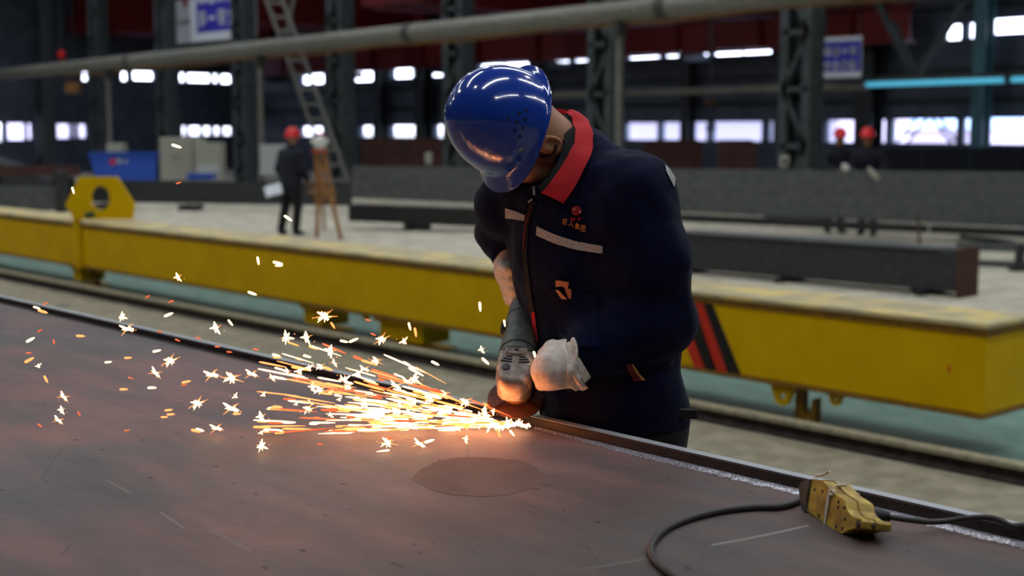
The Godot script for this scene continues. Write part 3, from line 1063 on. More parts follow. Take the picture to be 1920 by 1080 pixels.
# ---------------------------------------------------------------- steel beams lying on the far floor
func ibeam(o: Node3D, a: Vector3, b: Vector3, ha: float, hb: float, fw: float, mat: Material, fmat: Material, stiff := 0) -> void:
	# a, b: bottom centre line; ha, hb: heights at either end
	var x := (b - a).normalized()
	x.y = 0
	x = x.normalized()
	var z := Vector3(-x.z, 0, x.x)
	var t := 0.03
	var m := MB.new()
	for s in [-1, 1]:
		pass
	var wq := func(p: Vector3, h0: float, h1: float, w: float) -> Array:
		return [p - z * w + Vector3.UP * h0, p + z * w + Vector3.UP * h0, p + z * w + Vector3.UP * h1, p - z * w + Vector3.UP * h1]
	var hex := func(q: Array, r: Array) -> void:
		var c := Vector3.ZERO
		for i in 4:
			c += (q[i] + r[i]) / 8.0
		m.quad_o(q[0], q[1], q[2], q[3], c)
		m.quad_o(r[0], r[1], r[2], r[3], c)
		for i in 4:
			m.quad_o(q[i], q[(i + 1) % 4], r[(i + 1) % 4], r[i], c)
	hex.call(wq.call(a, t, ha - t, 0.02), wq.call(b, t, hb - t, 0.02))
	part(o, "web", m, mat)
	m = MB.new()
	hex.call(wq.call(a, 0, t, fw), wq.call(b, 0, t, fw))
	part(o, "flange", m, mat)
	m = MB.new()
	hex.call(wq.call(a, ha - t, ha, fw), wq.call(b, hb - t, hb, fw))
	part(o, "flange", m, fmat)
	for k in stiff:
		var f := (k + 0.5) / stiff
		var p := a.lerp(b, f)
		var h := lerpf(ha, hb, f)
		m = MB.new()
		hex.call(wq.call(p - x * 0.012, t, h - t, fw * 0.9), wq.call(p + x * 0.012, t, h - t, fw * 0.9))
		part(o, "stiffener", m, mat)
func trestle(p: Vector3, h: float, w: float, dir: Vector3, label: String, group := "") -> void:
	var o := thing("timber_block", label, "support block", p, group)
	var z := Vector3(-dir.z, 0, dir.x)
	var n := maxi(1, int(h / 0.16))
	for k in n:
		var m := MB.new()
		var y := h * (k + 0.5) / n
		if k % 2 == 0:
			for s in [-1, 1]:
				m.box(p + Vector3.UP * y + dir * 0.12 * s, Vector3(0.14, h / n, w), Basis(dir, Vector3.UP, dir.cross(Vector3.UP)), 0.01)
		else:
			for s in [-1, 1]:
				m.box(p + Vector3.UP * y + z * w * 0.35 * s, Vector3(0.4, h / n, 0.14), Basis(dir, Vector3.UP, dir.cross(Vector3.UP)), 0.01)
		part(o, "timber", m, mats.black)

func floor_beams() -> void:
	var m: MB
	# long grey tapered girder across the middle distance
	var tl := pix(660, 308, 24.8)
	var tr := pix(2060, 320, 21.2)
	var bl := pix(660, 374, 24.8)
	var br := pix(2060, 436, 21.2)
	var a := Vector3(tl.x, bl.y, tl.z)
	var b := Vector3(tr.x, br.y, tr.z)
	var o := thing("plate_girder", "long grey tapered plate girder lying across the hall behind the bent worker", "steel beam", a.lerp(b, 0.5))
	ibeam(o, a, b, tl.y - a.y, tr.y - b.y, 0.2, mats.steel, mats.steel_light if false else mats.steel, 7)
	var d := (b - a).normalized()
	d.y = 0
	d = d.normalized()
	o = thing("support_beam", "long black beam right under the grey girder", "steel beam", Vector3(a.lerp(b, 0.5).x, 0.0, a.lerp(b, 0.5).z))  # added black bars paint the shaded underside of the girder
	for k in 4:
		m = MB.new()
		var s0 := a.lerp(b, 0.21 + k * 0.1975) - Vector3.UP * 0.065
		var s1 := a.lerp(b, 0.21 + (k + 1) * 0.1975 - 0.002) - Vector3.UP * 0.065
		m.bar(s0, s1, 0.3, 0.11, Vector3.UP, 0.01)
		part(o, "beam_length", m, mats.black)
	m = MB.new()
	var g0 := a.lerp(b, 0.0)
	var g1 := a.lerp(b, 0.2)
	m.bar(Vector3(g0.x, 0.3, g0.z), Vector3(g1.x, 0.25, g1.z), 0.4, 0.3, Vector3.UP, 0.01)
	solo("black_sleeper", m, mats.black, "black low beam on the floor under the left end of the grey girder", "steel beam", Vector3(g0.lerp(g1, 0.5).x, 0.2, g0.lerp(g1, 0.5).z))  # black block fills in the shadow below the left girder end
	var names := ["dark timber block under the left end of the grey girder", "dark timber block under the grey girder hidden by the bent worker", "dark timber block under the right end of the grey girder"]
	for i in 3:
		var f: float = [0.1, 0.4, 0.97][i]
		var p := a.lerp(b, f)
		trestle(Vector3(p.x, 0, p.z), p.y - 0.13 if i > 0 else 0.13, 0.4, d, names[i])
	# dark box beam in front of it, rusty end plate
	a = on_y(1240, 500, 0.06)
	b = on_y(1795, 549, 0.06)
	o = thing("box_beam", "dark box beam with a rusty end plate lying on the pale floor", "steel beam", a.lerp(b, 0.5))
	var h := 0.45
	var x := (b - a).normalized()
	var z := Vector3(-x.z, 0, x.x)
	if z.dot(EYE - a) > 0.0:
		z = -z
	var bs := Basis(x, Vector3.UP, x.cross(Vector3.UP))
	m = MB.new()
	m.box((a + b) * 0.5 + Vector3.UP * h * 0.5 + z * 0.2, Vector3((b - a).length(), h, 0.36), bs, 0.01)
	part(o, "body", m, mats.steel_dark)
	m = MB.new()
	m.box(b + x * 0.01 + Vector3.UP * (h * 0.5 - 0.02) + z * 0.2, Vector3(0.03, h + 0.08, 0.46), bs, 0.004)
	part(o, "end_plate", m, mats.rust)
	m = MB.new()
	m.box((a + b) * 0.5 + Vector3.UP * h + z * 0.2, Vector3((b - a).length() - 0.4, 0.02, 0.44), bs, 0.004)
	part(o, "top_flange", m, mats.steel)
	for i in 3:
		var p: Vector3 = a.lerp(b, [0.08, 0.45, 0.9][i]) + z * 0.2
		p.y = 0
		m = MB.new()
		m.box(p + Vector3.UP * 0.03, Vector3(0.1, 0.06, 0.6), bs, 0.005)
		solo("packing_strip", m, mats.black, ["thin packing strip under the dark box beam beside the worker's sleeve", "thin packing strip under the middle of the dark box beam", "thin packing strip under the rusty end of the dark box beam"][i], "packing", p)
	# black hose coil leaning on it
	var cp := on_y(1738, 548, 0.0) - z * 0.06
	o = thing("hose_coil", "black coiled hose leaning on the dark box beam near its rusty end", "hose", cp)
	var ctr := cp + Vector3.UP * 0.155 - z * 0.03
	for k in 4:
		m = MB.new()
		var pts := []
		for i in 21:
			var t := TAU * i / 20.0
			pts.append(ctr + x * cos(t) * (0.13 - 0.012 * k) + Vector3.UP * sin(t) * (0.13 - 0.012 * k) - z * (0.024 * k))
		m.tube(pts, 0.018, 6, false)
		part(o, "hose_loop", m, mats.black)
	m = MB.new()
	m.box(cp + Vector3.UP * 0.05 + x * 0.02, Vector3(0.34, 0.1, 0.1), bs, 0.02)
	part(o, "foot_block", m, mats.black)
	# thin rusty rod standing between girder and box beam
	m = MB.new()
	m.tube([on_y(1725, 474, 0.0), pix(1721, 402, 18.9)], 0.018, 6)
	solo("rusty_rod", m, mats.rust, "thin rusty rod standing upright behind the box beam", "rod", on_y(1725, 474, 0.0))
	# low steel frames at the right edge
	for q in [[1800.0, 498.0, 2000.0, 507.0, 0.09, "low dark steel bar on the floor right of the rusty end plate"], [1792.0, 468.0, 2000.0, 476.0, 0.12, "long steel bar lying on the floor behind the box beam's end"], [1800.0, 449.0, 1900.0, 460.0, 0.08, "slanting steel bar lying behind the box beam's end"]]:
		var p0 := on_y(q[0], q[1], 0.0)
		var p1 := on_y(q[2], q[3], 0.0)
		o = thing("steel_bar", q[5], "steel bar", p0)
		m = MB.new()
		var hh: float = q[4]
		m.bar(p0 + Vector3.UP * 0.01, p1 + Vector3.UP * 0.01, hh, 0.02)
		part(o, "bottom_leg", m, mats.steel)
		m = MB.new()
		m.bar(p0 + Vector3.UP * hh * 0.5, p1 + Vector3.UP * hh * 0.5, 0.02, hh)
		part(o, "upright_leg", m, mats.steel)
	m = MB.new()
	var sp := on_y(1911, 508, 0.0)
	m.box(sp + Vector3.UP * 0.17, Vector3(0.1, 0.34, 0.1), yb, 0.01)
	m.box(sp + Vector3.UP * 0.05, Vector3(0.24, 0.1, 0.2), yb, 0.01)
	solo("bar_stand", m, mats.steel_dark, "short dark stand on the floor at the right picture edge", "stand", sp)
	# glove lying on the girder
	m = MB.new()
	m.ball(pix(1640, 329, 21.9), Vector3(0.05, 0.1, 0.04), yb * Basis(Vector3.BACK, 0.8))
	m.ball(pix(1632, 320, 21.95), Vector3(0.035, 0.07, 0.03), yb * Basis(Vector3.BACK, 0.6))
	solo("work_glove", m, mats.offwhite, "pale work glove hanging over the grey girder under the right red helmet", "glove", pix(1640, 329, 21.9))
	# beams on the left
	a = pix(150, 389, 31.2)
	b = pix(660, 384, 29.6)
	a.y = 0.12
	b.y = 0.12
	o = thing("dark_beam", "long dark steel beam on the floor behind the worker with the paper", "steel beam", a.lerp(b, 0.5))
	var hb := pix(400, 337, 30.2).y - 0.12
	ibeam(o, a, b, hb, hb, 0.15, mats.steel_dark, mats.steel_dark, 0)
	d = (b - a).normalized()
	for i in 2:
		var p := a.lerp(b, [0.1, 0.42][i])
		trestle(Vector3(p.x, 0, p.z), 0.12, 0.5, d, ["low dark block under the left end of the long dark beam", "low dark block under the long dark beam, left of the worker with the paper"][i])
	# stacked beams at the far left
	a = pix(-60, 381, 29.0)
	b = pix(118, 385, 29.0)
	a.y = 0.05
	b.y = 0.05
	o = thing("short_beam", "grey steel beam at the left edge, lower one of the stack", "steel beam", a.lerp(b, 0.5))
	hb = pix(60, 346, 29.0).y - 0.05
	ibeam(o, a, b, hb, hb, 0.16, mats.steel, mats.steel_light, 0)
	m = MB.new()
	d = (b - a).normalized()
	m.box(b + Vector3.UP * hb * 0.75, Vector3(0.22, hb * 1.5, 0.34), Basis(d, Vector3.UP, d.cross(Vector3.UP)), 0.01)
	part(o, "end_post", m, mats.steel_dark)
	a = pix(-60, 332, 30.5)
	b = pix(150, 332, 30.5)
	o = thing("upper_beam", "brownish steel beam with a pale flange, upper one of the stack at the left edge", "steel beam", a.lerp(b, 0.5))
	ibeam(o, a, b, pix(0, 308, 30.5).y - a.y, pix(0, 308, 30.5).y - a.y, 0.18, mats.brown, mats.steel, 0)
	for i in 2:
		var p := a.lerp(b, [0.2, 0.85][i])
		trestle(Vector3(p.x, 0, p.z), p.y, 0.4, Vector3(d.x, 0, d.z), ["dark block stack carrying the upper left beam, at the picture edge", "dark block stack carrying the upper left beam, behind the yellow lifting eye"][i])
	# grey scrap pile at the far left
	m = MB.new()
	m.prism(PackedVector2Array([Vector2(-2.2, 0), Vector2(2.4, 0), Vector2(1.4, 0.5), Vector2(-0.8, 1.25), Vector2(-2.2, 1.3)]), Transform3D(yb, pix(10, 340, 38) * Vector3(1, 0, 1)), 1.2)
	solo("tarp_heap", m, mats.column_dark, "grey sloping covered heap behind the stacked beams at the far left", "heap", pix(10, 340, 38) * Vector3(1, 0, 1))
# ---------------------------------------------------------------- people in the distance
# pose joints are in metres from the feet: x to the right of the picture, y up, z towards the camera
func far_person(base: Vector3, turn: float, label: String, ps: Dictionary, group := "") -> MeshInstance3D:
	var bs := Basis(Vector3.UP, deg_to_rad(YAW + turn))
	var J := func(q: Array) -> Vector3: return base + bs * Vector3(q[0], q[1], q[2])
	var body := SDF.new()
	var lean: float = ps.get("lean", 0.0)
	var hip: Vector3 = J.call([0, 0.92, 0])
	var neck: Vector3 = J.call([0, 1.45, lean * 0.45])
	var head: Vector3 = J.call([0, 1.6, lean * 0.6 + 0.02])
	body.cap(hip, neck.lerp(hip, 0.2), 0.12, 0.13, 0.05)
	body.cap(neck, head, 0.055, 0.06, 0.03)
	body.ell(head + Vector3.UP * 0.02, Vector3(0.075, 0.11, 0.09), bs, 0.03)
	body.ell(head + bs * Vector3(0, -0.01, 0.09), Vector3(0.014, 0.025, 0.02), bs, 0.02)
	for s in [-1, 1]:
		body.ell(head + bs * Vector3(0.078 * s, 0.0, 0), Vector3(0.012, 0.03, 0.02), bs, 0.01)
	var arms: Array = ps.arms
	for i in 2:
		var s: float = -1 if i == 0 else 1
		var sh: Vector3 = J.call([0.18 * s, 1.39, lean * 0.4])
		var el: Vector3 = J.call(arms[i][0])
		var ha: Vector3 = J.call(arms[i][1])
		body.cap(neck - Vector3.UP * 0.08, sh, 0.07, 0.06, 0.04)
		body.cap(sh, el, 0.05, 0.04, 0.03)
		body.cap(el, ha, 0.04, 0.028, 0.03)
		var dd := (ha - el).normalized()
		body.ell(ha + dd * 0.05, Vector3(0.035, 0.05, 0.022), bs, 0.02)
		for f in 4:
			var o := bs * Vector3(0.024 - 0.016 * f, 0, 0)
			body.cap(ha + dd * 0.09 + o, ha + dd * 0.15 + o * 1.1, 0.009, 0.008, 0.004)
		body.cap(ha + dd * 0.04 + bs * Vector3(-0.03 * s, 0, 0), ha + dd * 0.09 + bs * Vector3(-0.05 * s, 0, 0.01), 0.011, 0.009, 0.006)
	var legs: Array = ps.legs
	for i in 2:
		var s: float = -1 if i == 0 else 1
		var th: Vector3 = J.call([0.09 * s, 0.9, 0])
		var kn: Vector3 = J.call(legs[i][0])
		var an: Vector3 = J.call(legs[i][1])
		body.cap(th, kn, 0.08, 0.055, 0.04)
		body.cap(kn, an, 0.055, 0.038, 0.03)
	var root := MeshInstance3D.new()
	root.name = numbered("person")
	var mb := MB.new()
	body.mesh(mb, 0.014)
	root.mesh = mb.mesh(base)
	root.material_override = mats.skin_far
	root.position = base
	add_child(root, true)
	meta(root, label, "person", group)
	# jacket
	var jk := SDF.new()
	jk.cap(J.call([0, 0.86, 0]), J.call([0, 1.28, lean * 0.35]), 0.17, 0.18, 0.08)
	jk.cap(J.call([-0.06, 0.86, 0]), J.call([0.06, 0.86, 0]), 0.15, 0.15, 0.08)
	jk.cap(J.call([-0.15, 1.36, lean * 0.4]), J.call([0.15, 1.36, lean * 0.4]), 0.09, 0.09, 0.08)
	jk.cap(J.call([0, 1.36, lean * 0.42]), neck + Vector3.UP * 0.03, 0.1, 0.075, 0.05)
	for i in 2:
		var s: float = -1 if i == 0 else 1
		var sh: Vector3 = J.call([0.18 * s, 1.37, lean * 0.4])
		var el: Vector3 = J.call(arms[i][0])
		var ha: Vector3 = J.call(arms[i][1])
		jk.cap(sh, el, 0.085, 0.07, 0.05)
		jk.cap(el, el.lerp(ha, 0.85), 0.07, 0.055, 0.03)
	mb = MB.new()
	jk.mesh(mb, 0.02)
	part(root, "jacket", mb, mats.cloth_dark)
	var tr := SDF.new()
	tr.cap(J.call([-0.07, 0.88, 0]), J.call([0.07, 0.88, 0]), 0.125, 0.125, 0.06)
	for i in 2:
		var s: float = -1 if i == 0 else 1
		var an: Vector3 = J.call(legs[i][1])
		tr.cap(J.call([0.09 * s, 0.88, 0]), J.call(legs[i][0]), 0.105, 0.08, 0.04)
		tr.cap(J.call(legs[i][0]), an, 0.08, 0.07, 0.03)
	mb = MB.new()
	tr.mesh(mb, 0.02)
	part(root, "trousers", mb, mats.cloth_black)
	for i in 2:
		var an: Vector3 = J.call(legs[i][1])
		an.y = 0.0
		var sh := SDF.new()
		var fd: Vector3 = bs * Vector3(0.3 * (-1 if i == 0 else 1) * 0.3, 0, ps.get("toe", 1.0)).normalized()
		sh.cap(an + Vector3.UP * 0.05, an + fd * 0.16 + Vector3.UP * 0.035, 0.05, 0.035, 0.02)
		sh.cap(an + Vector3.UP * 0.05, an + Vector3.UP * 0.12, 0.048, 0.05, 0.02)
		mb = MB.new()
		sh.mesh(mb, 0.014)
		part(root, "shoe", mb, mats.black)
	# hard hat
	var hb := Basis(bs.x, Vector3.UP, bs.z)
	mb = MB.new()
	mb.lathe([Vector2(0.0, 0.15), Vector2(0.045, 0.145), Vector2(0.085, 0.12), Vector2(0.112, 0.075), Vector2(0.122, 0.02), Vector2(0.124, 0.0), Vector2(0.136, -0.008), Vector2(0.12, -0.012)], Transform3D(hb * Basis.from_scale(Vector3(0.95, 1.05, 1.12)), head + Vector3.UP * 0.06), 20)
	var hat := part(root, "hard_hat", mb, mats.red_helmet)
	mb = MB.new()
	mb.ball(head + Vector3.UP * 0.055 + bs * Vector3(0, 0, 0.13 * ps.get("toe", 1.0)), Vector3(0.09, 0.012, 0.07), hb, 14, 6)
	part(hat, "brim", mb, mats.red_helmet)
	return root

func far_people() -> void:
	var b := on_y(546, 441, 0.0)
	var o := far_person(b, 150.0, "standing worker in a red hard hat and dark navy clothes, holding a white paper", {"toe": 1.0, "lean": 0.1, "arms": [[[-0.24, 1.12, 0.02], [-0.22, 0.92, 0.2]], [[0.26, 1.12, 0.02], [0.24, 0.86, 0.14]]], "legs": [[[-0.1, 0.48, 0.06], [-0.1, 0.1, 0.0]], [[0.14, 0.48, 0.04], [0.19, 0.1, -0.03]]]})
	var m := MB.new()
	var pc := pix(512, 356, 23.1)
	var pb := yb * Basis(Vector3.BACK, 0.35) * Basis(Vector3.RIGHT, -0.5)
	var sh := []
	for i in 7:
		var r := []
		for j in 5:
			r.append(pc + pb * Vector3(-0.14 + 0.28 * i / 6.0, -0.1 + 0.2 * j / 4.0, 0.02 * sin(i * 0.9)))
		sh.append(r)
	m.grid_to(sh, cb.z)
	var sh2 := []
	for r in sh:
		var r2 := []
		for p in r:
			r2.append(p - pb.z * 0.004)
		sh2.append(r2)
	m.grid_to(sh2, -cb.z)
	solo("paper_sheet", m, mats.paper, "white paper sheet held by the standing worker in the red hard hat", "paper", pc)
	b = on_y(1563, 437, 0.0)
	o = far_person(b, 10.0, "left one of two workers in red hard hats behind the grey girder, bare neck showing", {"lean": 0.25, "arms": [[[-0.28, 1.14, 0.16], [-0.14, 1.08, 0.38]], [[0.26, 1.14, 0.2], [0.1, 1.1, 0.42]]], "legs": [[[-0.1, 0.48, 0.04], [-0.12, 0.1, 0.0]], [[0.1, 0.48, 0.04], [0.12, 0.1, 0.0]]]}, "workers behind the girder")
	m = MB.new()
	m.ball(pix(1585, 313, 22.5), Vector3(0.07, 0.05, 0.05), yb * Basis(Vector3.BACK, -0.5))
	for f in 4:
		var q := pix(1585, 313, 22.46) + yb.x * (0.055 - f * 0.03) - Vector3.UP * 0.03
		m.tube([q, q - Vector3.UP * 0.05 + yb.z * 0.02], 0.014, 6)
	part(o, "glove", m, mats.glove_white)
	b = on_y(1626, 441, 0.0)
	o = far_person(b, -25.0, "right one of two workers in red hard hats behind the grey girder, bending lower", {"lean": 0.35, "arms": [[[-0.26, 1.1, 0.2], [-0.1, 1.02, 0.4]], [[0.28, 1.12, 0.16], [0.16, 1.0, 0.38]]], "legs": [[[-0.09, 0.48, 0.05], [-0.1, 0.1, 0.0]], [[0.09, 0.48, 0.05], [0.1, 0.1, 0.0]]]}, "workers behind the girder")

# ---------------------------------------------------------------- yellow lifting beam on the rail
func arc(c: Vector2, r: Vector2, a0: float, a1: float, n: int) -> Array:
	var out := []
	for i in n + 1:
		var t := deg_to_rad(lerpf(a0, a1, float(i) / n))
		out.append(c + Vector2(cos(t), sin(t)) * r)
	return out
func yellow_beam() -> void:
	var zf := -6.78
	var x1 := -3.74
	var x0 := -30.0
	var yb0 := 0.255
	var yt := 0.748
	var dep := 0.5
	var o := thing("lifting_beam", "long yellow box lifting beam with red and black slanted stripes, standing over the rail", "lifting beam", Vector3((x0 + x1) * 0.5, 0, zf - dep * 0.5))
	var m := MB.new()
	m.box(Vector3((x0 + x1) * 0.5, (yb0 + yt) * 0.5, zf - dep * 0.5), Vector3(x1 - x0, yt - yb0 - 0.03, dep), Basis(), 0.004)
	part(o, "box_body", m, mats.yellow)
	m = MB.new()
	m.box(Vector3((x0 + x1) * 0.5 + 0.01, yt, zf - dep * 0.5), Vector3(x1 - x0 + 0.02, 0.03, dep + 0.05), Basis(), 0.005)
	part(o, "top_flange", m, mats.yellow_dirty, "dirty pale top flange")
	m = MB.new()
	m.box(Vector3((x0 + x1) * 0.5 + 0.005, yt - 0.035, zf - dep * 0.5), Vector3(x1 - x0 + 0.012, 0.04, dep + 0.02), Basis(), 0.003)
	part(o, "edge_strip", m, mats.yellow_edge)  # darker strip paints the shadow line of the overhanging top flange
	m = MB.new()
	m.box(Vector3((x0 + x1) * 0.5, yb0, zf - dep * 0.5), Vector3(x1 - x0 + 0.01, 0.024, dep + 0.03), Basis(), 0.004)
	part(o, "bottom_flange", m, mats.yellow_edge)
	# slanted warning stripes on the front face
	var st := [[1262.0, 1292.0, mats.red_paint, "red stripe"], [1292.0, 1314.0, mats.black_paint, "black stripe"], [1236.0, 1262.0, mats.black_paint, "black stripe"], [1205.0, 1236.0, mats.red_paint, "red stripe"]]
	var px := [[[1303, 555], [1318, 555], [1364, 704], [1340, 701]], [[1318, 556], [1337, 559], [1390, 708], [1364, 704]], [[1272, 551], [1301, 554], [1344, 701], [1322, 698]], [[1250, 549], [1272, 551], [1324, 698], [1302, 695]]]
	var pm := [mats.red_paint, mats.black_paint, mats.black_paint, mats.red_paint]
	for i in 4:
		var q := []
		for c in px[i]:
			var w := on_z(c[0], c[1], zf)
			q.append(Vector2(w.x, clampf(w.y, yb0 + 0.014, yt - 0.056)))
		m = MB.new()
		m.prism(PackedVector2Array(q), Transform3D(Basis(), Vector3(0, 0, zf - 0.001)), 0.003)
		part(o, "warning_stripe", m, pm[i], "red stripe" if i == 0 or i == 3 else "black stripe")
	# lifting eye plate on top at the left
	var le := []
	for c in [[153, 331], [222, 331], [254, 384], [249, 411], [141, 411], [124, 384]]:
		var w := pix(c[0], c[1], 15.4)
		le.append(w)
	var ec := pix(189, 371, 15.4)
	var ax := yb.x
	var outer := []
	var inner := []
	var hexi := []
	for c in [[189, 347], [203, 352], [208, 365], [207, 383], [198, 392], [189, 395], [180, 391], [173, 383], [173, 365], [178, 354]]:
		hexi.append(pix(c[0], c[1], 15.4))
	for h in hexi:
		var q := Vector2((h - ec).dot(ax), h.y - ec.y)
		inner.append(q)
		# point of the outer polygon in the same direction
		var dir := q.normalized()
		var best := 9.0
		for i in 6:
			var a := Vector2((le[i] - ec).dot(ax), le[i].y - ec.y)
			var b := Vector2((le[(i + 1) % 6] - ec).dot(ax), le[(i + 1) % 6].y - ec.y)
			var den := dir.cross(b - a)
			if absf(den) > 1e-6:
				var t := a.cross(b - a) / den
				var u := a.cross(dir) / den
				if t > 0.0 and u >= -0.001 and u <= 1.001:
					best = minf(best, t)
		outer.append(dir * best)
	m = MB.new()
	# corners of the outline as extra wedges
	var fr := Transform3D(Basis(ax, Vector3.UP, yb.z), ec)
	m.ring_prism(outer, inner, fr, 0.05)
	for i in 6:
		var a := Vector2((le[i] - ec).dot(ax), le[i].y - ec.y)
		var k := -1
		var bd := 9.0
		for j in 10:
			var mid: Vector2 = (outer[j] + outer[(j + 1) % 10]) * 0.5
			if mid.normalized().distance_to(a.normalized()) < bd:
				bd = mid.normalized().distance_to(a.normalized())
				k = j
		m.prism(PackedVector2Array([outer[k], a, outer[(k + 1) % 10]]), fr, 0.05)
	var eye := part(o, "lifting_eye", m, mats.yellow)
	m = MB.new()
	m.tube([pix(160, 404, 15.33), pix(177, 401, 15.33)], 0.03, 8)
	part(eye, "green_mark", m, mats.green_paint, "green mark")
	m = MB.new()
	var gb := pix(141, 440, 15.0)
	m.box(on_z(146, 452, zf + 0.02), Vector3(0.14, 0.62, 0.05), Basis(), 0.01)
	part(o, "eye_stem", m, mats.yellow)
	# supports, lugs and hooks under the beam
	var hang := func(x: float, y: float) -> Vector3: return on_z(x, y, zf - 0.1)
	for q in [[578.0, 612.0, 620.0], [720.0, 800.0, 650.0], [146.0, 160.0, 548.0]]:
		var a: Vector3 = hang.call(q[0], q[2])
		var b: Vector3 = hang.call(q[1], q[2])
		m = MB.new()
		m.box(Vector3((a.x + b.x) * 0.5, yb0 * 0.5 + 0.035, zf - 0.2), Vector3(b.x - a.x, yb0 - 0.07, 0.3), Basis(), 0.01)
		m.box(Vector3((a.x + b.x) * 0.5, yb0 - 0.03, zf - 0.2), Vector3((b.x - a.x) * 1.15, 0.04, 0.36), Basis(), 0.008)
		m.box(Vector3((a.x + b.x) * 0.5, 0.012, zf - 0.2), Vector3((b.x - a.x) * 1.1, 0.024, 0.4), Basis(), 0.005)
		part(o, "support_leg", m, mats.yellow)
	for q in [[1472.0, 60.0], [1572.0, 36.0], [690.0, 26.0]]:
		var c := on_z(q[0], 700, zf - 0.05)
		c.y = yb0
		var w: float = q[1] / FPX * 8.2
		var oo := [Vector2(-w * 0.5, 0.0), Vector2(w * 0.5, 0.0)] + arc(Vector2(0, -w * 0.42), Vector2(w * 0.32, w * 0.32), -10, -170, 8)
		var inn := []
		for p in oo:
			var dd: Vector2 = (p - Vector2(0, -w * 0.42)).normalized()
			inn.append(Vector2(0, -w * 0.42) + dd * w * 0.13)
		m = MB.new()
		m.ring_prism(oo, inn, Transform3D(Basis(), c), 0.03)
		part(o, "lug", m, mats.yellow)
	for hx in [1518.0, 182.0]:
		var s := 1.0
		var c := on_z(hx, 760 if hx > 1000 else 530, zf - 0.12)
		m = MB.new()
		var pr: Array = [Vector2(-0.065, yb0), Vector2(-0.01, yb0), Vector2(-0.01, 0.14)]
		pr += arc(Vector2(0.025, 0.135), Vector2(0.035, 0.055), 180, 300, 6)
		pr += [Vector2(0.052, 0.12), Vector2(0.06, 0.18), Vector2(0.085, 0.185), Vector2(0.085, 0.1), Vector2(0.08, 0.03), Vector2(-0.065, 0.03)]
		m.prism(PackedVector2Array(pr), Transform3D(Basis(), Vector3(c.x, 0.0, c.z)), 0.06)
		part(o, "hook", m, mats.yellow_edge)
	m = MB.new()
	m.box(on_z(1780, 692, zf), Vector3(0.012, 0.045, 0.004))
	part(o, "red_mark", m, mats.red_paint, "small red paint mark")
	# floor rail below
	o = thing("floor_rail", "long steel rail with a worn pale head on the floor before the yellow beam", "rail", Vector3(-17, 0, -6.5))
	var rx := Transform3D(Basis(Vector3(0, 0, -1), Vector3.UP, Vector3.RIGHT), Vector3(-32, 0.008, -6.55))
	m = MB.new()
	var prof: Array = [Vector2(-0.036, 0.068), Vector2(-0.038, 0.088)] + arc(Vector2(0, 0.088), Vector2(0.038, 0.018), 170, 10, 8) + [Vector2(0.038, 0.088), Vector2(0.036, 0.068)]
	m.prism(PackedVector2Array(prof), rx, 30.0)
	part(o, "rail_head", m, mats.rail)
	m = MB.new()
	m.prism(PackedVector2Array([Vector2(-0.010, 0.012), Vector2(-0.010, 0.07), Vector2(0.010, 0.07), Vector2(0.010, 0.012)]), rx, 30.0)
	part(o, "rail_web", m, mats.rail_dark)  # darkened web and foot paint the shaded front of the rail
	m = MB.new()
	m.prism(PackedVector2Array([Vector2(-0.06, 0.0), Vector2(-0.06, 0.008), Vector2(-0.012, 0.018), Vector2(0.012, 0.018), Vector2(0.06, 0.008), Vector2(0.06, 0.0)]), rx, 30.0)
	part(o, "rail_foot", m, mats.rail_dark)

# ---------------------------------------------------------------- the steel deck in front
const DY := 1.15
func deck_material() -> StandardMaterial3D:
	# brown primer, bluish mill scale, dark specks and scratches; one square repeats every 4.2 m
	var n := 1536
	var im := Image.create(n, n, false, Image.FORMAT_RGB8)
	var n1 := FastNoiseLite.new()
	n1.seed = 31
	n1.frequency = 0.0022
	n1.fractal_octaves = 5
	var n2 := FastNoiseLite.new()
	n2.seed = 33
	n2.frequency = 0.012
	n2.fractal_octaves = 4
	var n3 := FastNoiseLite.new()
	n3.seed = 35
	n3.frequency = 0.06
	n3.fractal_octaves = 2
	for y in n:
		for x in n:
			var a := n1.get_noise_2d(x, y) * 0.5 + 0.5
			var b := n2.get_noise_2d(x * 0.35, y * 1.6)
			var c := n3.get_noise_2d(x * 0.6, y)
			var t := clampf(a * 1.6 - 0.3 + b * 0.35, 0.0, 1.0)
			var col := Color(0.37, 0.345, 0.345).lerp(Color(0.53, 0.375, 0.35), t)
			col = col * (1.0 + b * 0.10 + c * 0.04)
			im.set_pixel(x, y, col)
	var r := RandomNumberGenerator.new()
	r.seed = 41
	for k in 140:
		var p := Vector2(r.randf() * n, r.randf() * n)
		var d := Vector2.from_angle(r.randf_range(-0.6, 0.9)) * r.randf_range(15, 120)
		var lt := r.randf() < 0.6
		var steps := int(d.length())
		for i in steps:
			if r.randf() < 0.35:
				continue
			var q := p + d * (float(i) / steps)
			var xx := posmod(int(q.x), n)
			var yy := posmod(int(q.y), n)
			var cc := im.get_pixel(xx, yy)
			im.set_pixel(xx, yy, cc.lerp(Color(0.62, 0.6, 0.58), 0.35) if lt else cc * 0.7)
	for k in 900:
		var p := Vector2i(r.randi() % n, r.randi() % n)
		var w := r.randi_range(1, 5)
		for yy in range(0, r.randi_range(1, 3)):
			for xx in w:
				var ux := posmod(p.x + xx, n)
				var uy := posmod(p.y + yy, n)
				im.set_pixel(ux, uy, im.get_pixel(ux, uy) * 0.45)
	im.generate_mipmaps()
	var m := rough(ImageTexture.create_from_image(im), 4.2, 0.6, 0.0, mats.bw, 0.004)
	m.metallic_specular = 0.42
	m.uv1_offset = Vector3(0.13, 0, 0.41)
	return m
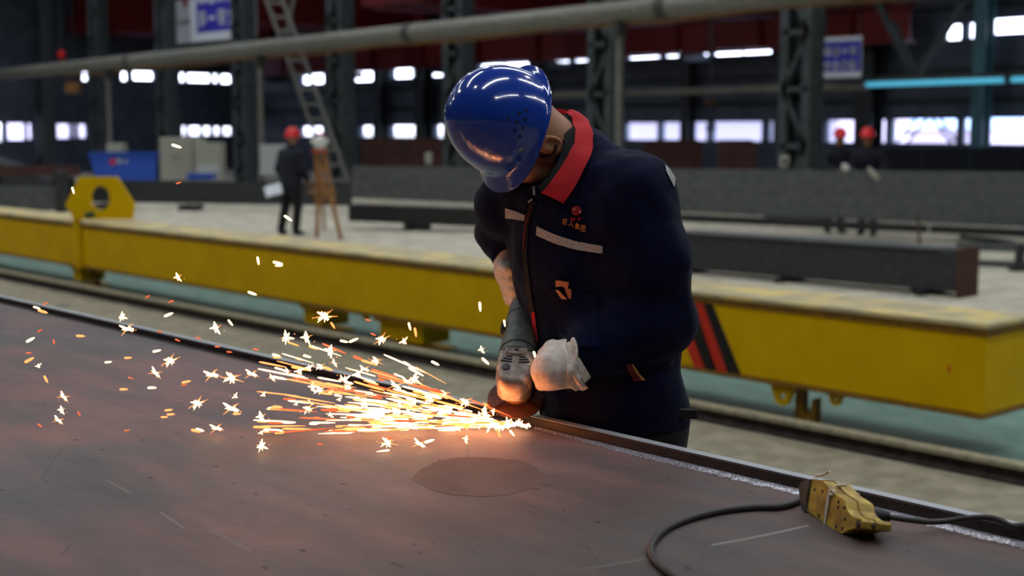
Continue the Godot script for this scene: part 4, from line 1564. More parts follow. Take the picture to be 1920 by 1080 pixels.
func deck() -> void:
	var xa := -16.0
	var xb := 1.2
	var za := -2.055
	var zb := 0.9
	var o := thing("steel_deck", "big brownish steel deck panel with a thin raised rim along its far edge", "steel panel", Vector3(-4, 0, -0.5))
	var m := MB.new()
	m.box(Vector3((xa + xb) * 0.5, DY - 0.0085, (za + zb) * 0.5), Vector3(xb - xa, 0.015, zb - za), Basis(), 0.002)
	# top skin: bare grey mill scale at the right end, brown primer elsewhere
	var skin := []
	var nm := FastNoiseLite.new()
	nm.seed = 19
	nm.frequency = 1.3
	var k0 := m.v.size()
	for i in 173:
		var r := []
		for j in 31:
			r.append(Vector3(lerpf(xa, xb, i / 172.0), DY, lerpf(za, zb, j / 30.0)))
		skin.append(r)
	m.grid_to(skin, Vector3.UP)
	m.usecol = true
	for i in m.v.size():
		var p := m.v[i]
		var t := smoothstep(-2.5, -1.0, p.x + (p.z + 2.0) * 0.25 + 0.5 * nm.get_noise_2d(p.x, p.z)) if i >= k0 else 0.0
		m.c.append(Color(1, 1, 1).lerp(Color(0.48, 0.56, 0.56), t))
	var dm := deck_material()
	dm.vertex_color_use_as_albedo = true
	part(o, "plate", m, dm)
	m = MB.new()
	var hw := 0.011
	m.box(Vector3((xa + xb) * 0.5, DY + 0.010, -2.043), Vector3(xb - xa, 0.022, 0.024), Basis(), 0.0025)
	part(o, "rim_bar", m, rough(ntex(51, 0.03, 4, [c8(44, 34, 30), c8(56, 44, 40)], [0.3, 0.7], 256), 0.5, 0.5, 0.2), "raised dark rim bar")
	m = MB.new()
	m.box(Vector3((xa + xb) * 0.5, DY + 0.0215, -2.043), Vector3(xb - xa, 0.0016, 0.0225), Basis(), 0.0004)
	part(o, "rim_top", m, flat(c8(172, 176, 182), 0.4, 0.2), "bright ground top of the rim")  # pale colour stands for skylight falling on the top face of the rim
	# ground weld bead along the rim, right of the grinder
	m = MB.new()
	var nz := FastNoiseLite.new()
	nz.seed = 77
	nz.frequency = 90.0
	nz.fractal_octaves = 3
	var nw := FastNoiseLite.new()
	nw.seed = 78
	nw.frequency = 22.0
	var rows := []
	var xs := -2.17
	for i in 620:
		var x := xs + 1.9 * i / 619.0
		var row := []
		var grow := minf(1.0, 0.35 + i / 160.0)
		for j in 9:
			var f := j / 8.0
			var wd := (0.034 + 0.010 * nw.get_noise_1d(x * 3.0)) * grow
			var z := -2.031 + f * wd
			var hgt := sin(PI * clampf(f, 0.0, 1.0)) * 0.003 + 0.0028 * nz.get_noise_2d(x, z * 1.6) * sin(PI * f)
			row.append(Vector3(x, DY + 0.0004 + maxf(0.0, hgt), z))
		rows.append(row)
	m.grid_to(rows, Vector3.UP)
	var wm := rough(ntex(52, 0.05, 4, [c8(44, 42, 78), c8(140, 136, 150), c8(240, 237, 236)], [0.3, 0.48, 0.65], 512), 0.10, 0.3, 0.4)
	part(o, "weld_bead", m, wm, "bright ground weld bead")
	# as welded dark bead to the left
	m = MB.new()
	rows = []
	for i in 500:
		var x := -2.17 - 7.0 * i / 499.0
		var row := []
		for j in 5:
			var f := j / 4.0
			row.append(Vector3(x, DY + 0.0004 + sin(PI * f) * 0.0035 + 0.001 * nz.get_noise_2d(x, f) * sin(PI * f), -2.031 + 0.013 * f))
		rows.append(row)
	m.grid_to(rows, Vector3.UP)
	part(o, "raw_bead", m, mats.rail_dark, "dark unground weld bead")
	# stiffeners below the plate
	for k in 6:
		m = MB.new()
		m.box(Vector3(-14.0 + k * 2.8, DY - 0.1, (za + zb) * 0.5), Vector3(0.02, 0.17, zb - za - 0.1), Basis(), 0.002)
		part(o, "rib", m, mats.steel_dark)
	# dark oval and chalk lines lying on the plate
	var blot := func(cx: float, cy: float, rx: float, ry: float, mat: Material, called: String, sd: int) -> void:
		var q := MB.new()
		var nn := FastNoiseLite.new()
		nn.seed = sd
		nn.frequency = 0.8
		var c := on_y(cx, cy, DY + 0.0004)
		var ring := []
		for i in 40:
			var a := TAU * i / 40.0
			var k := 1.0 + 0.12 * nn.get_noise_2d(cos(a) * 2.0, sin(a) * 2.0)
			ring.append(on_y(cx + cos(a) * rx * k, cy + sin(a) * ry * k, DY + 0.0004))
		for i in 40:
			q.tri_o(c, ring[i], ring[(i + 1) % 40], c - Vector3.UP)
		part(o, called, q, mat)
	var st := rough(ntex(61, 0.02, 4, [c8(106, 79, 73), c8(117, 88, 81)], [0.3, 0.7], 256), 1.0, 0.7)
	st.metallic_specular = 0.3
	blot.call(898, 894, 122, 37, st, "heat_stain", 3)
	var ch := flat(c8(140, 134, 130), 0.8)
	var line := func(pts: Array, w: float, mat: Material) -> void:
		var q := MB.new()
		for i in pts.size() - 1:
			var a := on_y(pts[i][0], pts[i][1], DY + 0.0003)
			var b := on_y(pts[i + 1][0], pts[i + 1][1], DY + 0.0003)
			var s := (b - a).cross(Vector3.UP).normalized() * w
			q.quad_o(a - s, a + s, b + s, b - s, a - Vector3.UP)
		part(o, "chalk_line", q, mat)
	line.call([[1335, 1022], [1400, 1010], [1450, 1000], [1516, 985]], 0.0035, ch)
	line.call([[1100, 1066], [1150, 1058], [1218, 1046]], 0.003, flat(c8(112, 104, 100), 0.8))
	line.call([[300, 960], [330, 980], [345, 990]], 0.003, flat(c8(128, 112, 108), 0.8))
	line.call([[200, 900], [245, 925]], 0.003, flat(c8(124, 110, 106), 0.8))
	line.call([[395, 994], [450, 1022], [470, 1032]], 0.003, flat(c8(122, 108, 104), 0.8))
	for k in 4:
		var q := MB.new()
		var c := on_y([70, 120, 176, 250][k], [575, 573, 600, 620][k], DY + 0.0003)
		q.ball(c, Vector3(0.03 if k == 1 else 0.012, 0.003, 0.02 if k == 1 else 0.008), Basis(Vector3.UP, k * 1.0), 8, 5)
		solo("metal_chip", q, mats.steel_light if k == 1 else mats.black, ["small dark chip at the far left rim of the deck", "pale flat chip on the far left rim of the deck", "small dark chip on the left part of the deck", "small dark flake on the deck below the rim, left"][k], "chip", c)
	# trestles carrying the deck
	var tn := ["steel trestle under the far left end of the deck", "steel trestle under the deck's left part", "steel trestle under the deck before the worker", "steel trestle under the deck's right end"]
	for k in 4:
		var x: float = [-13.0, -8.0, -3.4, 0.6][k]
		var tr := thing("trestle", tn[k], "trestle", Vector3(x, 0, -0.5))
		m = MB.new()
		m.box(Vector3(x, DY - 0.24, -0.55), Vector3(0.14, 0.12, 2.6), Basis(), 0.006)
		part(tr, "top_rail", m, mats.steel_dark)
		for zz in [-1.6, 0.5]:
			for s in [-1, 1]:
				m = MB.new()
				m.bar(Vector3(x + 0.05 * s, DY - 0.3, zz), Vector3(x + 0.28 * s, 0.0, zz), 0.07, 0.07)
				part(tr, "leg", m, mats.steel_dark)

# ---------------------------------------------------------------- yellow inline socket box with cables
func cable(pts: Array, r: float, n := 8) -> MB:
	var c := Curve3D.new()
	for i in pts.size():
		var t: Vector3 = (pts[mini(i + 1, pts.size() - 1)] - pts[maxi(i - 1, 0)]) / 6.0
		c.add_point(pts[i], -t, t)
	c.bake_interval = 0.012
	var m := MB.new()
	m.tube(Array(c.get_baked_points()), r, n)
	return m
func socket_box() -> void:
	var p0 := on_y(1513, 961, DY)
	var p1 := on_y(1579, 1003, DY)
	var ux := (p1 - p0).normalized()
	var nrm := ux.cross(Vector3.UP).normalized()
	if nrm.dot(EYE - p0) < 0.0:
		nrm = -nrm
	var tilt := Basis(ux, -0.16 if ux.cross(nrm).y > 0.0 else 0.16)
	nrm = (nrm + Vector3.UP * 0.18).normalized()
	var uy := nrm.cross(ux).normalized()
	if uy.y < 0:
		uy = -uy
	var px := [[1522, 899.5], [1542, 902], [1563, 926], [1576, 934], [1585, 941], [1588, 957], [1594, 966], [1601, 971.5], [1616, 974], [1618, 980], [1616, 991.5], [1600, 992.5], [1588, 996], [1579, 1002.5], [1562, 994], [1513, 960]]
	var poly := PackedVector2Array()
	for q in px:
		var w := on_plane(q[0], q[1], p0, nrm)
		poly.append(Vector2((w - p0).dot(ux), (w - p0).dot(uy)))
	# keep the lowest point on the plate
	var lowest := 9.0
	for q in poly:
		lowest = minf(lowest, (ux * q.x + uy * q.y).y)
	var org := p0 - Vector3.UP * minf(lowest, 0.0)
	var xf := Transform3D(Basis(ux, uy, -nrm), org)
	var o := thing("socket_box", "worn yellow inline socket box tied with white string, lying on the deck by the rim", "socket box", org)
	var th := 0.05
	var m := MB.new()
	m.prism(poly, xf, th)
	var ym := rough(ntex(71, 0.02, 5, [c8(132, 104, 40), c8(176, 146, 52), c8(214, 188, 78)], [0.25, 0.5, 0.8], 256), 0.25, 0.5)
	part(o, "case", m, ym)
	# seam ridge round the case
	m = MB.new()
	for i in poly.size():
		var a := xf * Vector3(poly[i].x, poly[i].y, 0.022)
		var b := xf * Vector3(poly[(i + 1) % poly.size()].x, poly[(i + 1) % poly.size()].y, 0.022)
		m.tube([a, b], 0.0018, 6)
	part(o, "seam", m, mats.yellow_edge)
	var at := func(x: float, y: float, lift: float) -> Vector3: return on_plane(x, y, org, nrm) + nrm * lift
	# grey end cap
	m = MB.new()
	var cap := PackedVector2Array()
	for q in [[1501, 912], [1508, 903], [1522, 899], [1520, 912], [1515, 940], [1514, 960], [1507, 955], [1504, 942]]:
		var w := on_plane(q[0], q[1], org, nrm)
		cap.append(Vector2((w - org).dot(ux), (w - org).dot(uy)))
	m.prism(cap, Transform3D(Basis(ux, uy, -nrm), org - nrm * 0.004 * -1.0), th + 0.006)
	part(o, "end_cap", m, rough(ntex(72, 0.03, 4, [c8(56, 52, 48), c8(92, 86, 82)], [0.3, 0.7], 128), 0.2, 0.6), "dark grey end cap")
	for q in [[1542, 921], [1527, 918], [1536, 967], [1572, 941], [1571.5, 951], [1583, 952], [1584, 973], [1567, 988], [1579, 991]]:
		var c: Vector3 = at.call(q[0], q[1], 0.0)
		m = MB.new()
		m.lathe([Vector2(0.0, 0.0008), Vector2(0.0026, 0.0008), Vector2(0.0034, 0.0)], Transform3D(Basis(ux, nrm, ux.cross(nrm)), c), 10)
		part(o, "screw", m, mats.black)
	# cable gland hole and plug
	m = MB.new()
	var hc: Vector3 = at.call(1610, 983, 0.001)
	m.lathe([Vector2(0.0, 0.001), Vector2(0.0055, 0.0012), Vector2(0.0075, 0.0)], Transform3D(Basis(ux, nrm, ux.cross(nrm)), hc), 14)
	part(o, "hole", m, mats.black)
	m = MB.new()
	var s0: Vector3 = at.call(1612, 983, 0.002)
	m.tube([s0, s0 + cb.x * 0.012 + cb.y * 0.001, s0 + cb.x * 0.024 - cb.y * 0.003], [0.0035, 0.004, 0.006], 8)
	part(o, "cord_stub", m, flat(c8(70, 64, 48), 0.6))
	m = MB.new()
	var t0 := on_plane(1608, 966, org - nrm * 0.03, nrm)
	var td0 := (t0 - EYE).dot(-cb.z)
	var t1 := pix(1668, 969, td0 - 0.005)
	m.tube([t0, t0.lerp(t1, 0.35), t0.lerp(t1, 0.7), t1], [0.013, 0.013, 0.0125, 0.008], 12)
	part(o, "cable_sleeve", m, mats.black)
	m = MB.new()
	m.tube([t0.lerp(t1, 0.3), t0.lerp(t1, 0.42)], 0.0142, 12)
	part(o, "tape", m, mats.white, "white tape ring")
	# string wound round the case, with loose ends
	var strm := flat(c8(232, 218, 206), 0.9)
	m = MB.new()
	var sa: Vector3 = at.call(1557, 919.5, 0.002)
	var sb: Vector3 = at.call(1546, 985.5, 0.002)
	m.tube([sa, sa.lerp(sb, 0.5) + nrm * 0.0005, sb, sb - nrm * (th + 0.004), sa - nrm * (th + 0.004), sa], 0.0018, 6)
	m.tube([sa + ux * 0.004, (sa.lerp(sb, 0.5)) + ux * 0.003, sb + ux * 0.003], 0.0016, 6)
	part(o, "string", m, strm, "white string wound round the case")
	m = MB.new()
	var kn := sa + Vector3.UP * 0.002 - nrm * 0.008
	var tail := func(pp: Array, dpt: float) -> Array:
		var r := []
		for q in pp:
			r.append(on_plane(q[0], q[1], org - nrm * dpt, nrm))
		return r
	m.tube(tail.call([[1555, 917], [1543, 915], [1536, 907], [1529, 894], [1531, 891.5], [1541, 891], [1548, 888], [1556, 883.5]], 0.006), 0.0024, 6)
	m.tube(tail.call([[1553, 917], [1560, 913], [1572, 910.5], [1588, 909.5]], 0.02), [0.0018, 0.003, 0.0036, 0.0032], 6)
	var lp := []
	for i in 13:
		var a := TAU * i / 12.0
		lp.append(at.call(1562.5 + cos(a) * 4.0, 923.5 + sin(a) * 5.0, 0.003))
	m.tube(lp, 0.0016, 6)
	part(o, "knot", m, strm)
	# cables
	var cm := flat(c8(52, 48, 46), 0.55)
	var r := 0.0062
	var c0 := on_plane(1508, 951, org - nrm * 0.03, nrm)
	c0.y = maxf(c0.y, DY + r)
	var pts := [c0]
	for q in [[1470, 948.5], [1410, 951], [1350, 958], [1290, 973], [1245, 994], [1222, 1022], [1224, 1045], [1248, 1070], [1290, 1098], [1350, 1140]]:
		pts.append(on_y(q[0], q[1], DY + r))
	m = cable(pts, r)
	solo("power_cable", m, cm, "black cable looping from the yellow socket box to the bottom picture edge", "cable", pts[0])
	r = 0.005
	pts = [t1]
	for q in [[1700, 974, 0.026], [1740, 978.5, 0.017], [1775, 977, 0.016], [1810, 972, 0.024], [1850, 970, 0.032], [1875, 975, 0.031], [1890, 984, 0.027]]:
		pts.append(on_y(q[0], q[1], DY + q[2]))
	var e: Vector3 = pts[pts.size() - 1]
	pts.append(e + Vector3(0.05, -0.06, -0.08))
	pts.append(e + Vector3(0.09, -0.5, -0.12))
	pts.append(e + Vector3(0.1, -1.15, -0.2))
	m = cable(pts, r)
	solo("extension_cable", m, cm, "thin dark cable running right from the yellow box over the deck rim", "cable", pts[0])
# ---------------------------------------------------------------- signed distance bodies
class SDF:
	var ty := PackedInt32Array()
	var pa := PackedVector3Array()
	var pb := PackedVector3Array()
	var ra := PackedFloat32Array()
	var rb := PackedFloat32Array()
	var kk := PackedFloat32Array()
	var bi: Array[Basis] = []
	var noise: FastNoiseLite
	var amp := 0.0
	var nsc := Vector3.ONE
	var cutp := PackedVector3Array()
	var cutn := PackedVector3Array()
	func slice(p: Vector3, n: Vector3) -> void:
		cutp.append(p)
		cutn.append(n)
	func cap(a: Vector3, b: Vector3, r0: float, r1: float, k := 0.03) -> void:
		ty.append(0); pa.append(a); pb.append(b); ra.append(r0); rb.append(r1); kk.append(k); bi.append(Basis())
	func ell(c: Vector3, r: Vector3, bs := Basis(), k := 0.03) -> void:
		ty.append(1); pa.append(c); pb.append(r); ra.append(maxf(r.x, maxf(r.y, r.z))); rb.append(0.0); kk.append(k); bi.append(bs.transposed())
	func cut_ell(c: Vector3, r: Vector3, bs := Basis(), k := 0.01) -> void:
		ell(c, r, bs, k)
		ty[ty.size() - 1] = 2
	func one(i: int, p: Vector3) -> float:
		if ty[i] == 0:
			var ab := pb[i] - pa[i]
			var ap := p - pa[i]
			var t := clampf(ap.dot(ab) / maxf(ab.length_squared(), 1e-9), 0.0, 1.0)
			return (ap - ab * t).length() - (ra[i] + (rb[i] - ra[i]) * t)
		var q := bi[i] * (p - pa[i])
		var r := pb[i]
		var k0 := (q / r).length()
		var k1 := (q / (r * r)).length()
		if k1 < 1e-6:
			return -minf(r.x, minf(r.y, r.z))
		return k0 * (k0 - 1.0) / k1
	func comb(d: float, e: float, i: int) -> float:
		var k := kk[i]
		if ty[i] == 2:
			var h2 := maxf(k - absf(d + e), 0.0) / k
			return maxf(d, -e) + h2 * h2 * k * 0.25
		var h := maxf(k - absf(d - e), 0.0) / k
		return minf(d, e) - h * h * k * 0.25
	func disp(p: Vector3) -> float:
		return amp * noise.get_noise_3dv(p * nsc)
	func eval(p: Vector3) -> float:
		var d := 10.0
		for i in ty.size():
			d = comb(d, one(i, p), i)
		if amp > 0.0 and absf(d) < 0.06:
			d += disp(p)
		for i in cutp.size():
			d = maxf(d, (p - cutp[i]).dot(cutn[i]))
		return d
	func grad(p: Vector3) -> Vector3:
		var e := 0.004
		return Vector3(eval(p + Vector3(e, 0, 0)) - eval(p - Vector3(e, 0, 0)), eval(p + Vector3(0, e, 0)) - eval(p - Vector3(0, e, 0)), eval(p + Vector3(0, 0, e)) - eval(p - Vector3(0, 0, e))).normalized()
	func hit(o: Vector3, r: Vector3, t0: float, t1: float) -> float:
		var l := r.length()
		var t := t0
		for i in 90:
			var d := eval(o + r * t)
			if d < 0.0007:
				return t
			t += maxf(d, 0.0005) / l * 0.8
			if t > t1:
				break
		return -1.0
	func mesh(mb: MB, cell: float) -> void:
		var lo := Vector3(1e9, 1e9, 1e9)
		var hi := -lo
		for i in ty.size():
			if ty[i] == 2:
				continue
			var r := maxf(ra[i], rb[i]) + cell * 3.0 + amp
			var rv := Vector3(r, r, r)
			lo = lo.min(pa[i] - rv)
			hi = hi.max(pa[i] + rv)
			if ty[i] == 0:
				lo = lo.min(pb[i] - rv)
				hi = hi.max(pb[i] + rv)
		var nx := int((hi.x - lo.x) / cell) + 2
		var ny := int((hi.y - lo.y) / cell) + 2
		var nz := int((hi.z - lo.z) / cell) + 2
		var f := PackedFloat32Array()
		f.resize(nx * ny * nz)
		f.fill(1.0)
		for i in ty.size():
			var r := maxf(ra[i], rb[i]) + kk[i] + cell * 2.5
			var rv := Vector3(r, r, r)
			var bl := pa[i] - rv
			var bh := pa[i] + rv
			if ty[i] == 0:
				bl = bl.min(pb[i] - rv)
				bh = bh.max(pb[i] + rv)
			var x0 := maxi(0, int((bl.x - lo.x) / cell))
			var y0 := maxi(0, int((bl.y - lo.y) / cell))
			var z0 := maxi(0, int((bl.z - lo.z) / cell))
			var x1 := mini(nx - 1, int((bh.x - lo.x) / cell) + 1)
			var y1 := mini(ny - 1, int((bh.y - lo.y) / cell) + 1)
			var z1 := mini(nz - 1, int((bh.z - lo.z) / cell) + 1)
			for z in range(z0, z1 + 1):
				for y in range(y0, y1 + 1):
					var ro := (z * ny + y) * nx
					var p := lo + Vector3(x0, y, z) * cell
					for x in range(x0, x1 + 1):
						f[ro + x] = comb(f[ro + x], one(i, p), i)
						p.x += cell
		if amp > 0.0:
			for z in nz:
				for y in ny:
					var ro := (z * ny + y) * nx
					for x in nx:
						if absf(f[ro + x]) < 0.04:
							f[ro + x] += disp(lo + Vector3(x, y, z) * cell)
		for i in cutp.size():
			for z in nz:
				for y in ny:
					var ro := (z * ny + y) * nx
					for x in nx:
						f[ro + x] = maxf(f[ro + x], (lo + Vector3(x, y, z) * cell - cutp[i]).dot(cutn[i]))
		var vid := {}
		var pv := PackedVector3Array()
		var pi := PackedInt32Array()
		var sx := 1
		var sy := nx
		var sz := nx * ny
		var co := [0, sx, sy, sx + sy, sz, sx + sz, sy + sz, sx + sy + sz]
		var cp := [Vector3(0, 0, 0), Vector3(1, 0, 0), Vector3(0, 1, 0), Vector3(1, 1, 0), Vector3(0, 0, 1), Vector3(1, 0, 1), Vector3(0, 1, 1), Vector3(1, 1, 1)]
		var ed := [[0, 1], [2, 3], [4, 5], [6, 7], [0, 2], [1, 3], [4, 6], [5, 7], [0, 4], [1, 5], [2, 6], [3, 7]]
		for z in nz - 1:
			for y in ny - 1:
				var b := (z * ny + y) * nx
				for x in nx - 1:
					var q := b + x
					var f0 := f[q]
					if absf(f0) > cell * 3.0:
						continue
					var s := f0 < 0.0
					if (f[q + 1] < 0.0) == s and (f[q + sy] < 0.0) == s and (f[q + sy + 1] < 0.0) == s and (f[q + sz] < 0.0) == s and (f[q + sz + 1] < 0.0) == s and (f[q + sz + sy] < 0.0) == s and (f[q + sz + sy + 1] < 0.0) == s:
						continue
					var sum := Vector3.ZERO
					var cnt := 0
					for e in ed:
						var a0 := f[q + co[e[0]]]
						var a1 := f[q + co[e[1]]]
						if (a0 < 0.0) != (a1 < 0.0):
							sum += (cp[e[0]] as Vector3).lerp(cp[e[1]], a0 / (a0 - a1))
							cnt += 1
					vid[q] = pv.size()
					pv.append(lo + (Vector3(x, y, z) + sum / cnt) * cell)
		for q in vid:
			var s := f[q] < 0.0
			for ax in 3:
				var st: int = [sx, sy, sz][ax]
				if (f[q + st] < 0.0) == s:
					continue
				var u: int = [sy, sz, sx][ax]
				var w: int = [sz, sx, sy][ax]
				if not (vid.has(q - u) and vid.has(q - w) and vid.has(q - u - w)):
					continue
				var a: int = vid[q]
				var b: int = vid[q - u]
				var c: int = vid[q - u - w]
				var d: int = vid[q - w]
				if s:
					pi.append_array(PackedInt32Array([a, c, b, a, d, c]))
				else:
					pi.append_array(PackedInt32Array([a, b, c, a, c, d]))
		mb.sm(pv, pi)
# ---------------------------------------------------------------- the grinding worker
# picture point to the surface of a body: laid on the cloth as real strips
func lay(s: SDF, x: float, y: float, lift: float, dflt: float) -> Vector3:
	var r := ray(x, y)
	var t := s.hit(EYE, r, 2.4, 3.7)
	if t < 0.0:
		return pix(x, y, dflt)
	var p := EYE + r * t
	return p + s.grad(p) * lift
func poly_at(pts: Array, t: float) -> Vector2:
	var f := t * (pts.size() - 1)
	var i := mini(int(f), pts.size() - 2)
	return Vector2(pts[i][0], pts[i][1]).lerp(Vector2(pts[i + 1][0], pts[i + 1][1]), f - i)
func patch(m: MB, s: SDF, top: Array, bot: Array, nu: int, nv: int, lift := 0.002, dflt := 3.0, thick := 0.004) -> void:
	var up := []
	var dn := []
	var last := dflt
	for i in nu + 1:
		var a := poly_at(top, float(i) / nu)
		var b := poly_at(bot, float(i) / nu)
		var r1 := []
		var r2 := []
		for j in nv + 1:
			var q := a.lerp(b, float(j) / nv)
			var p := lay(s, q.x, q.y, lift, last)
			last = (p - EYE).dot(-cb.z)
			r1.append(p)
			r2.append(p + ray(q.x, q.y) * thick)
		up.append(r1)
		dn.append(r2)
	m.grid_to(up, cb.z)
	m.grid_to(dn, -cb.z)
	for e in [0, nu]:
		m.grid([up[e], dn[e]])
	for j in [0, nv]:
		var u := []
		var d := []
		for i in nu + 1:
			u.append(up[i][j])
			d.append(dn[i][j])
		m.grid([u, d])

var jk: SDF
var who: MeshInstance3D
func worker() -> void:
	var cloth := flat(c8(24, 28, 74), 0.82, 0.0, 0.3)
	var wn := ntex(81, 0.03, 5, [c8(8, 11, 37), c8(13, 17, 50)], [0.3, 0.7], 512)
	cloth = rough(wn, 0.5, 0.8, 0.0, mats.fine, 0.03)
	cloth.rim_enabled = true
	cloth.rim = 0.1
	cloth.metallic_specular = 0.2
	var skin := flat(c8(166, 116, 84), 0.55)
	skin.subsurf_scatter_enabled = true
	skin.subsurf_scatter_strength = 0.1
	var red := rough(ntex(82, 0.04, 4, [c8(176, 2, 18), c8(196, 4, 24)], [0.3, 0.7], 256), 0.3, 0.8)
	var silver := rough(ntex(83, 0.05, 3, [c8(150, 146, 146), c8(200, 198, 198)], [0.3, 0.7], 256), 0.08, 0.45)
	var gcol := rough(ntex(84, 0.03, 5, [c8(206, 190, 176), c8(230, 218, 206), c8(238, 230, 220)], [0.25, 0.5, 0.75], 256), 0.12, 0.9, 0.0, mats.fine, 0.04)
	# ---- jacket field
	jk = SDF.new()
	jk.noise = FastNoiseLite.new()
	jk.noise.seed = 5
	jk.noise.frequency = 6.0
	jk.noise.fractal_octaves = 3
	jk.amp = 0.015
	jk.nsc = Vector3(1.0, 0.7, 1.0)
	var I := Basis()
	jk.ell(pix(1152, 762, 3.14), Vector3(0.185, 0.15, 0.145), I, 0.05)
	jk.ell(pix(1138, 660, 3.13), Vector3(0.18, 0.17, 0.14), I, 0.06)
	jk.ell(pix(1116, 555, 3.12), Vector3(0.185, 0.17, 0.145), I, 0.06)
	jk.ell(pix(1092, 450, 3.10), Vector3(0.195, 0.17, 0.15), I, 0.06)
	jk.ell(pix(1078, 375, 3.08), Vector3(0.185, 0.11, 0.125), I, 0.06)
	# neck stand
	jk.cap(pix(1100, 335, 3.06), pix(1094, 280, 3.06), 0.085, 0.045, 0.03)
	jk.cap(pix(1094, 280, 3.06), pix(1070, 240, 3.08), 0.045, 0.032, 0.02)
	# left arm (near the camera)
	jk.cap(pix(1092, 318, 3.06), pix(1190, 368, 2.96), 0.076, 0.080, 0.05)
	jk.cap(pix(1190, 370, 2.95), pix(1222, 490, 2.95), 0.082, 0.085, 0.05)
	jk.cap(pix(1224, 490, 2.95), pix(1228, 600, 2.97), 0.084, 0.079, 0.03)
	jk.cap(pix(1228, 602, 2.97), pix(1105, 662, 2.94), 0.075, 0.05, 0.04)
	# right arm (far side)
	jk.cap(pix(1070, 350, 3.08), pix(955, 388, 3.2), 0.075, 0.072, 0.05)
	jk.cap(pix(955, 385, 3.2), pix(934, 440, 3.37), 0.072, 0.054, 0.03)
	jk.cap(pix(934, 440, 3.37), pix(948, 478, 3.3), 0.052, 0.042, 0.03)
	jk.cut_ell(pix(1000, 300, 3.0), Vector3(0.052, 0.062, 0.075), cb, 0.02)
	jk.cut_ell(pix(985, 290, 3.05), Vector3(0.06, 0.06, 0.08), cb, 0.02)
	jk.slice(pix(1150, 793, 3.14), Vector3(0.0, -1.0, 0.0))
	# ---- body: head with a face, neck, trunk, arms and legs in one surface
	var hc := cb * Vector3(-0.75, 0.27, 0.60).normalized()
	var hf := cb * Vector3(-0.31, -0.93, 0.2)
	hf = (hf - hc * hc.dot(hf)).normalized()
	var hl := hc.cross(hf)
	var hb := Basis(hl, hc, hf)
	var H := pix(958, 234, 3.03)
	var hd := SDF.new()
	hd.ell(H + hc * 0.02, Vector3(0.078, 0.1, 0.098), hb, 0.02)
	hd.ell(H - hc * 0.05 + hf * 0.04, Vector3(0.064, 0.075, 0.068), hb, 0.03)
	hd.ell(H - hc * 0.10 + hf * 0.08, Vector3(0.036, 0.026, 0.026), hb, 0.035)
	hd.ell(H - hc * 0.062 + hf * 0.085 + hl * 0.03, Vector3(0.026, 0.03, 0.024), hb, 0.03)
	hd.ell(H - hc * 0.062 + hf * 0.085 - hl * 0.03, Vector3(0.026, 0.03, 0.024), hb, 0.03)
	hd.ell(H - hc * 0.032 + hf * 0.112, Vector3(0.013, 0.024, 0.018), hb, 0.012)
	hd.ell(H - hc * 0.072 + hf * 0.108, Vector3(0.022, 0.007, 0.008), hb, 0.008)
	hd.ell(H - hc * 0.084 + hf * 0.106, Vector3(0.018, 0.007, 0.008), hb, 0.006)
	for s in [-1, 1]:
		hd.cut_ell(H - hc * 0.004 + hf * 0.106 + hl * 0.032 * s, Vector3(0.018, 0.011, 0.014), hb, 0.012)
		hd.ell(H - hc * 0.004 + hf * 0.086 + hl * 0.032 * s, Vector3(0.013, 0.012, 0.012), hb, 0.003)
	var neck := pix(1085, 305, 3.07)
	hd.cap(H - hc * 0.04 - hf * 0.02, neck, 0.06, 0.062, 0.04)
	# ears
	for s in [-1, 1]:
		var e: Vector3 = H - hc * 0.03 - hf * 0.012 + hl * 0.082 * s
		if s == 1:
			e = pix(1030, 271, 2.975)
		var eb: Basis = hb * Basis(Vector3.UP, -0.45 * s) * Basis(Vector3.RIGHT, 0.25)
		hd.ell(e, Vector3(0.012, 0.034, 0.021), eb, 0.008)
		hd.cut_ell(e + hl * 0.012 * s - hf * 0.0, Vector3(0.010, 0.022, 0.012), eb, 0.005)
		hd.ell(e - hc * 0.026 + hf * 0.006, Vector3(0.007, 0.011, 0.009), eb, 0.006)
	var mb := MB.new()
	hd.mesh(mb, 0.0042)
	var bd := SDF.new()
	bd.cap(neck, pix(1085, 400, 3.1), 0.06, 0.13, 0.04)
	bd.ell(pix(1090, 450, 3.10), Vector3(0.15, 0.17, 0.105), I, 0.04)
	bd.ell(pix(1120, 580, 3.13), Vector3(0.14, 0.17, 0.1), I, 0.04)
	bd.ell(pix(1148, 740, 3.15), Vector3(0.15, 0.12, 0.1), I, 0.04)
	bd.cap(pix(1100, 360, 3.06), pix(1192, 370, 2.96), 0.05, 0.05, 0.03)
	bd.cap(pix(1192, 370, 2.96), pix(1228, 595, 2.97), 0.05, 0.042, 0.03)
	bd.cap(pix(1228, 595, 2.97), pix(1085, 673, 2.94), 0.042, 0.028, 0.03)
	bd.cap(pix(1065, 365, 3.08), pix(955, 390, 3.2), 0.05, 0.05, 0.03)
	bd.cap(pix(955, 390, 3.2), pix(934, 440, 3.37), 0.05, 0.04, 0.03)
	bd.cap(pix(934, 440, 3.37), pix(955, 492, 3.29), 0.04, 0.028, 0.03)
	var hip := pix(1150, 765, 3.16)
	var ft := []
	for s in [-1, 1]:
		var h: Vector3 = hip + Vector3(0.095 * s, 0, 0)
		var an: Vector3 = Vector3(h.x + 0.03 * s, 0.472, h.z - 0.05)
		var kn := h.lerp(an, 0.5) + Vector3(0, 0, 0.06)
		bd.cap(h, kn, 0.08, 0.055, 0.03)
		bd.cap(kn, an, 0.055, 0.04, 0.03)
		bd.cap(an, an + Vector3(0, -0.05, 0.12), 0.035, 0.03, 0.02)
		ft.append([h, kn, an])
	bd.mesh(mb, 0.013)
	var base := Vector3(hip.x, 0.37, hip.z)
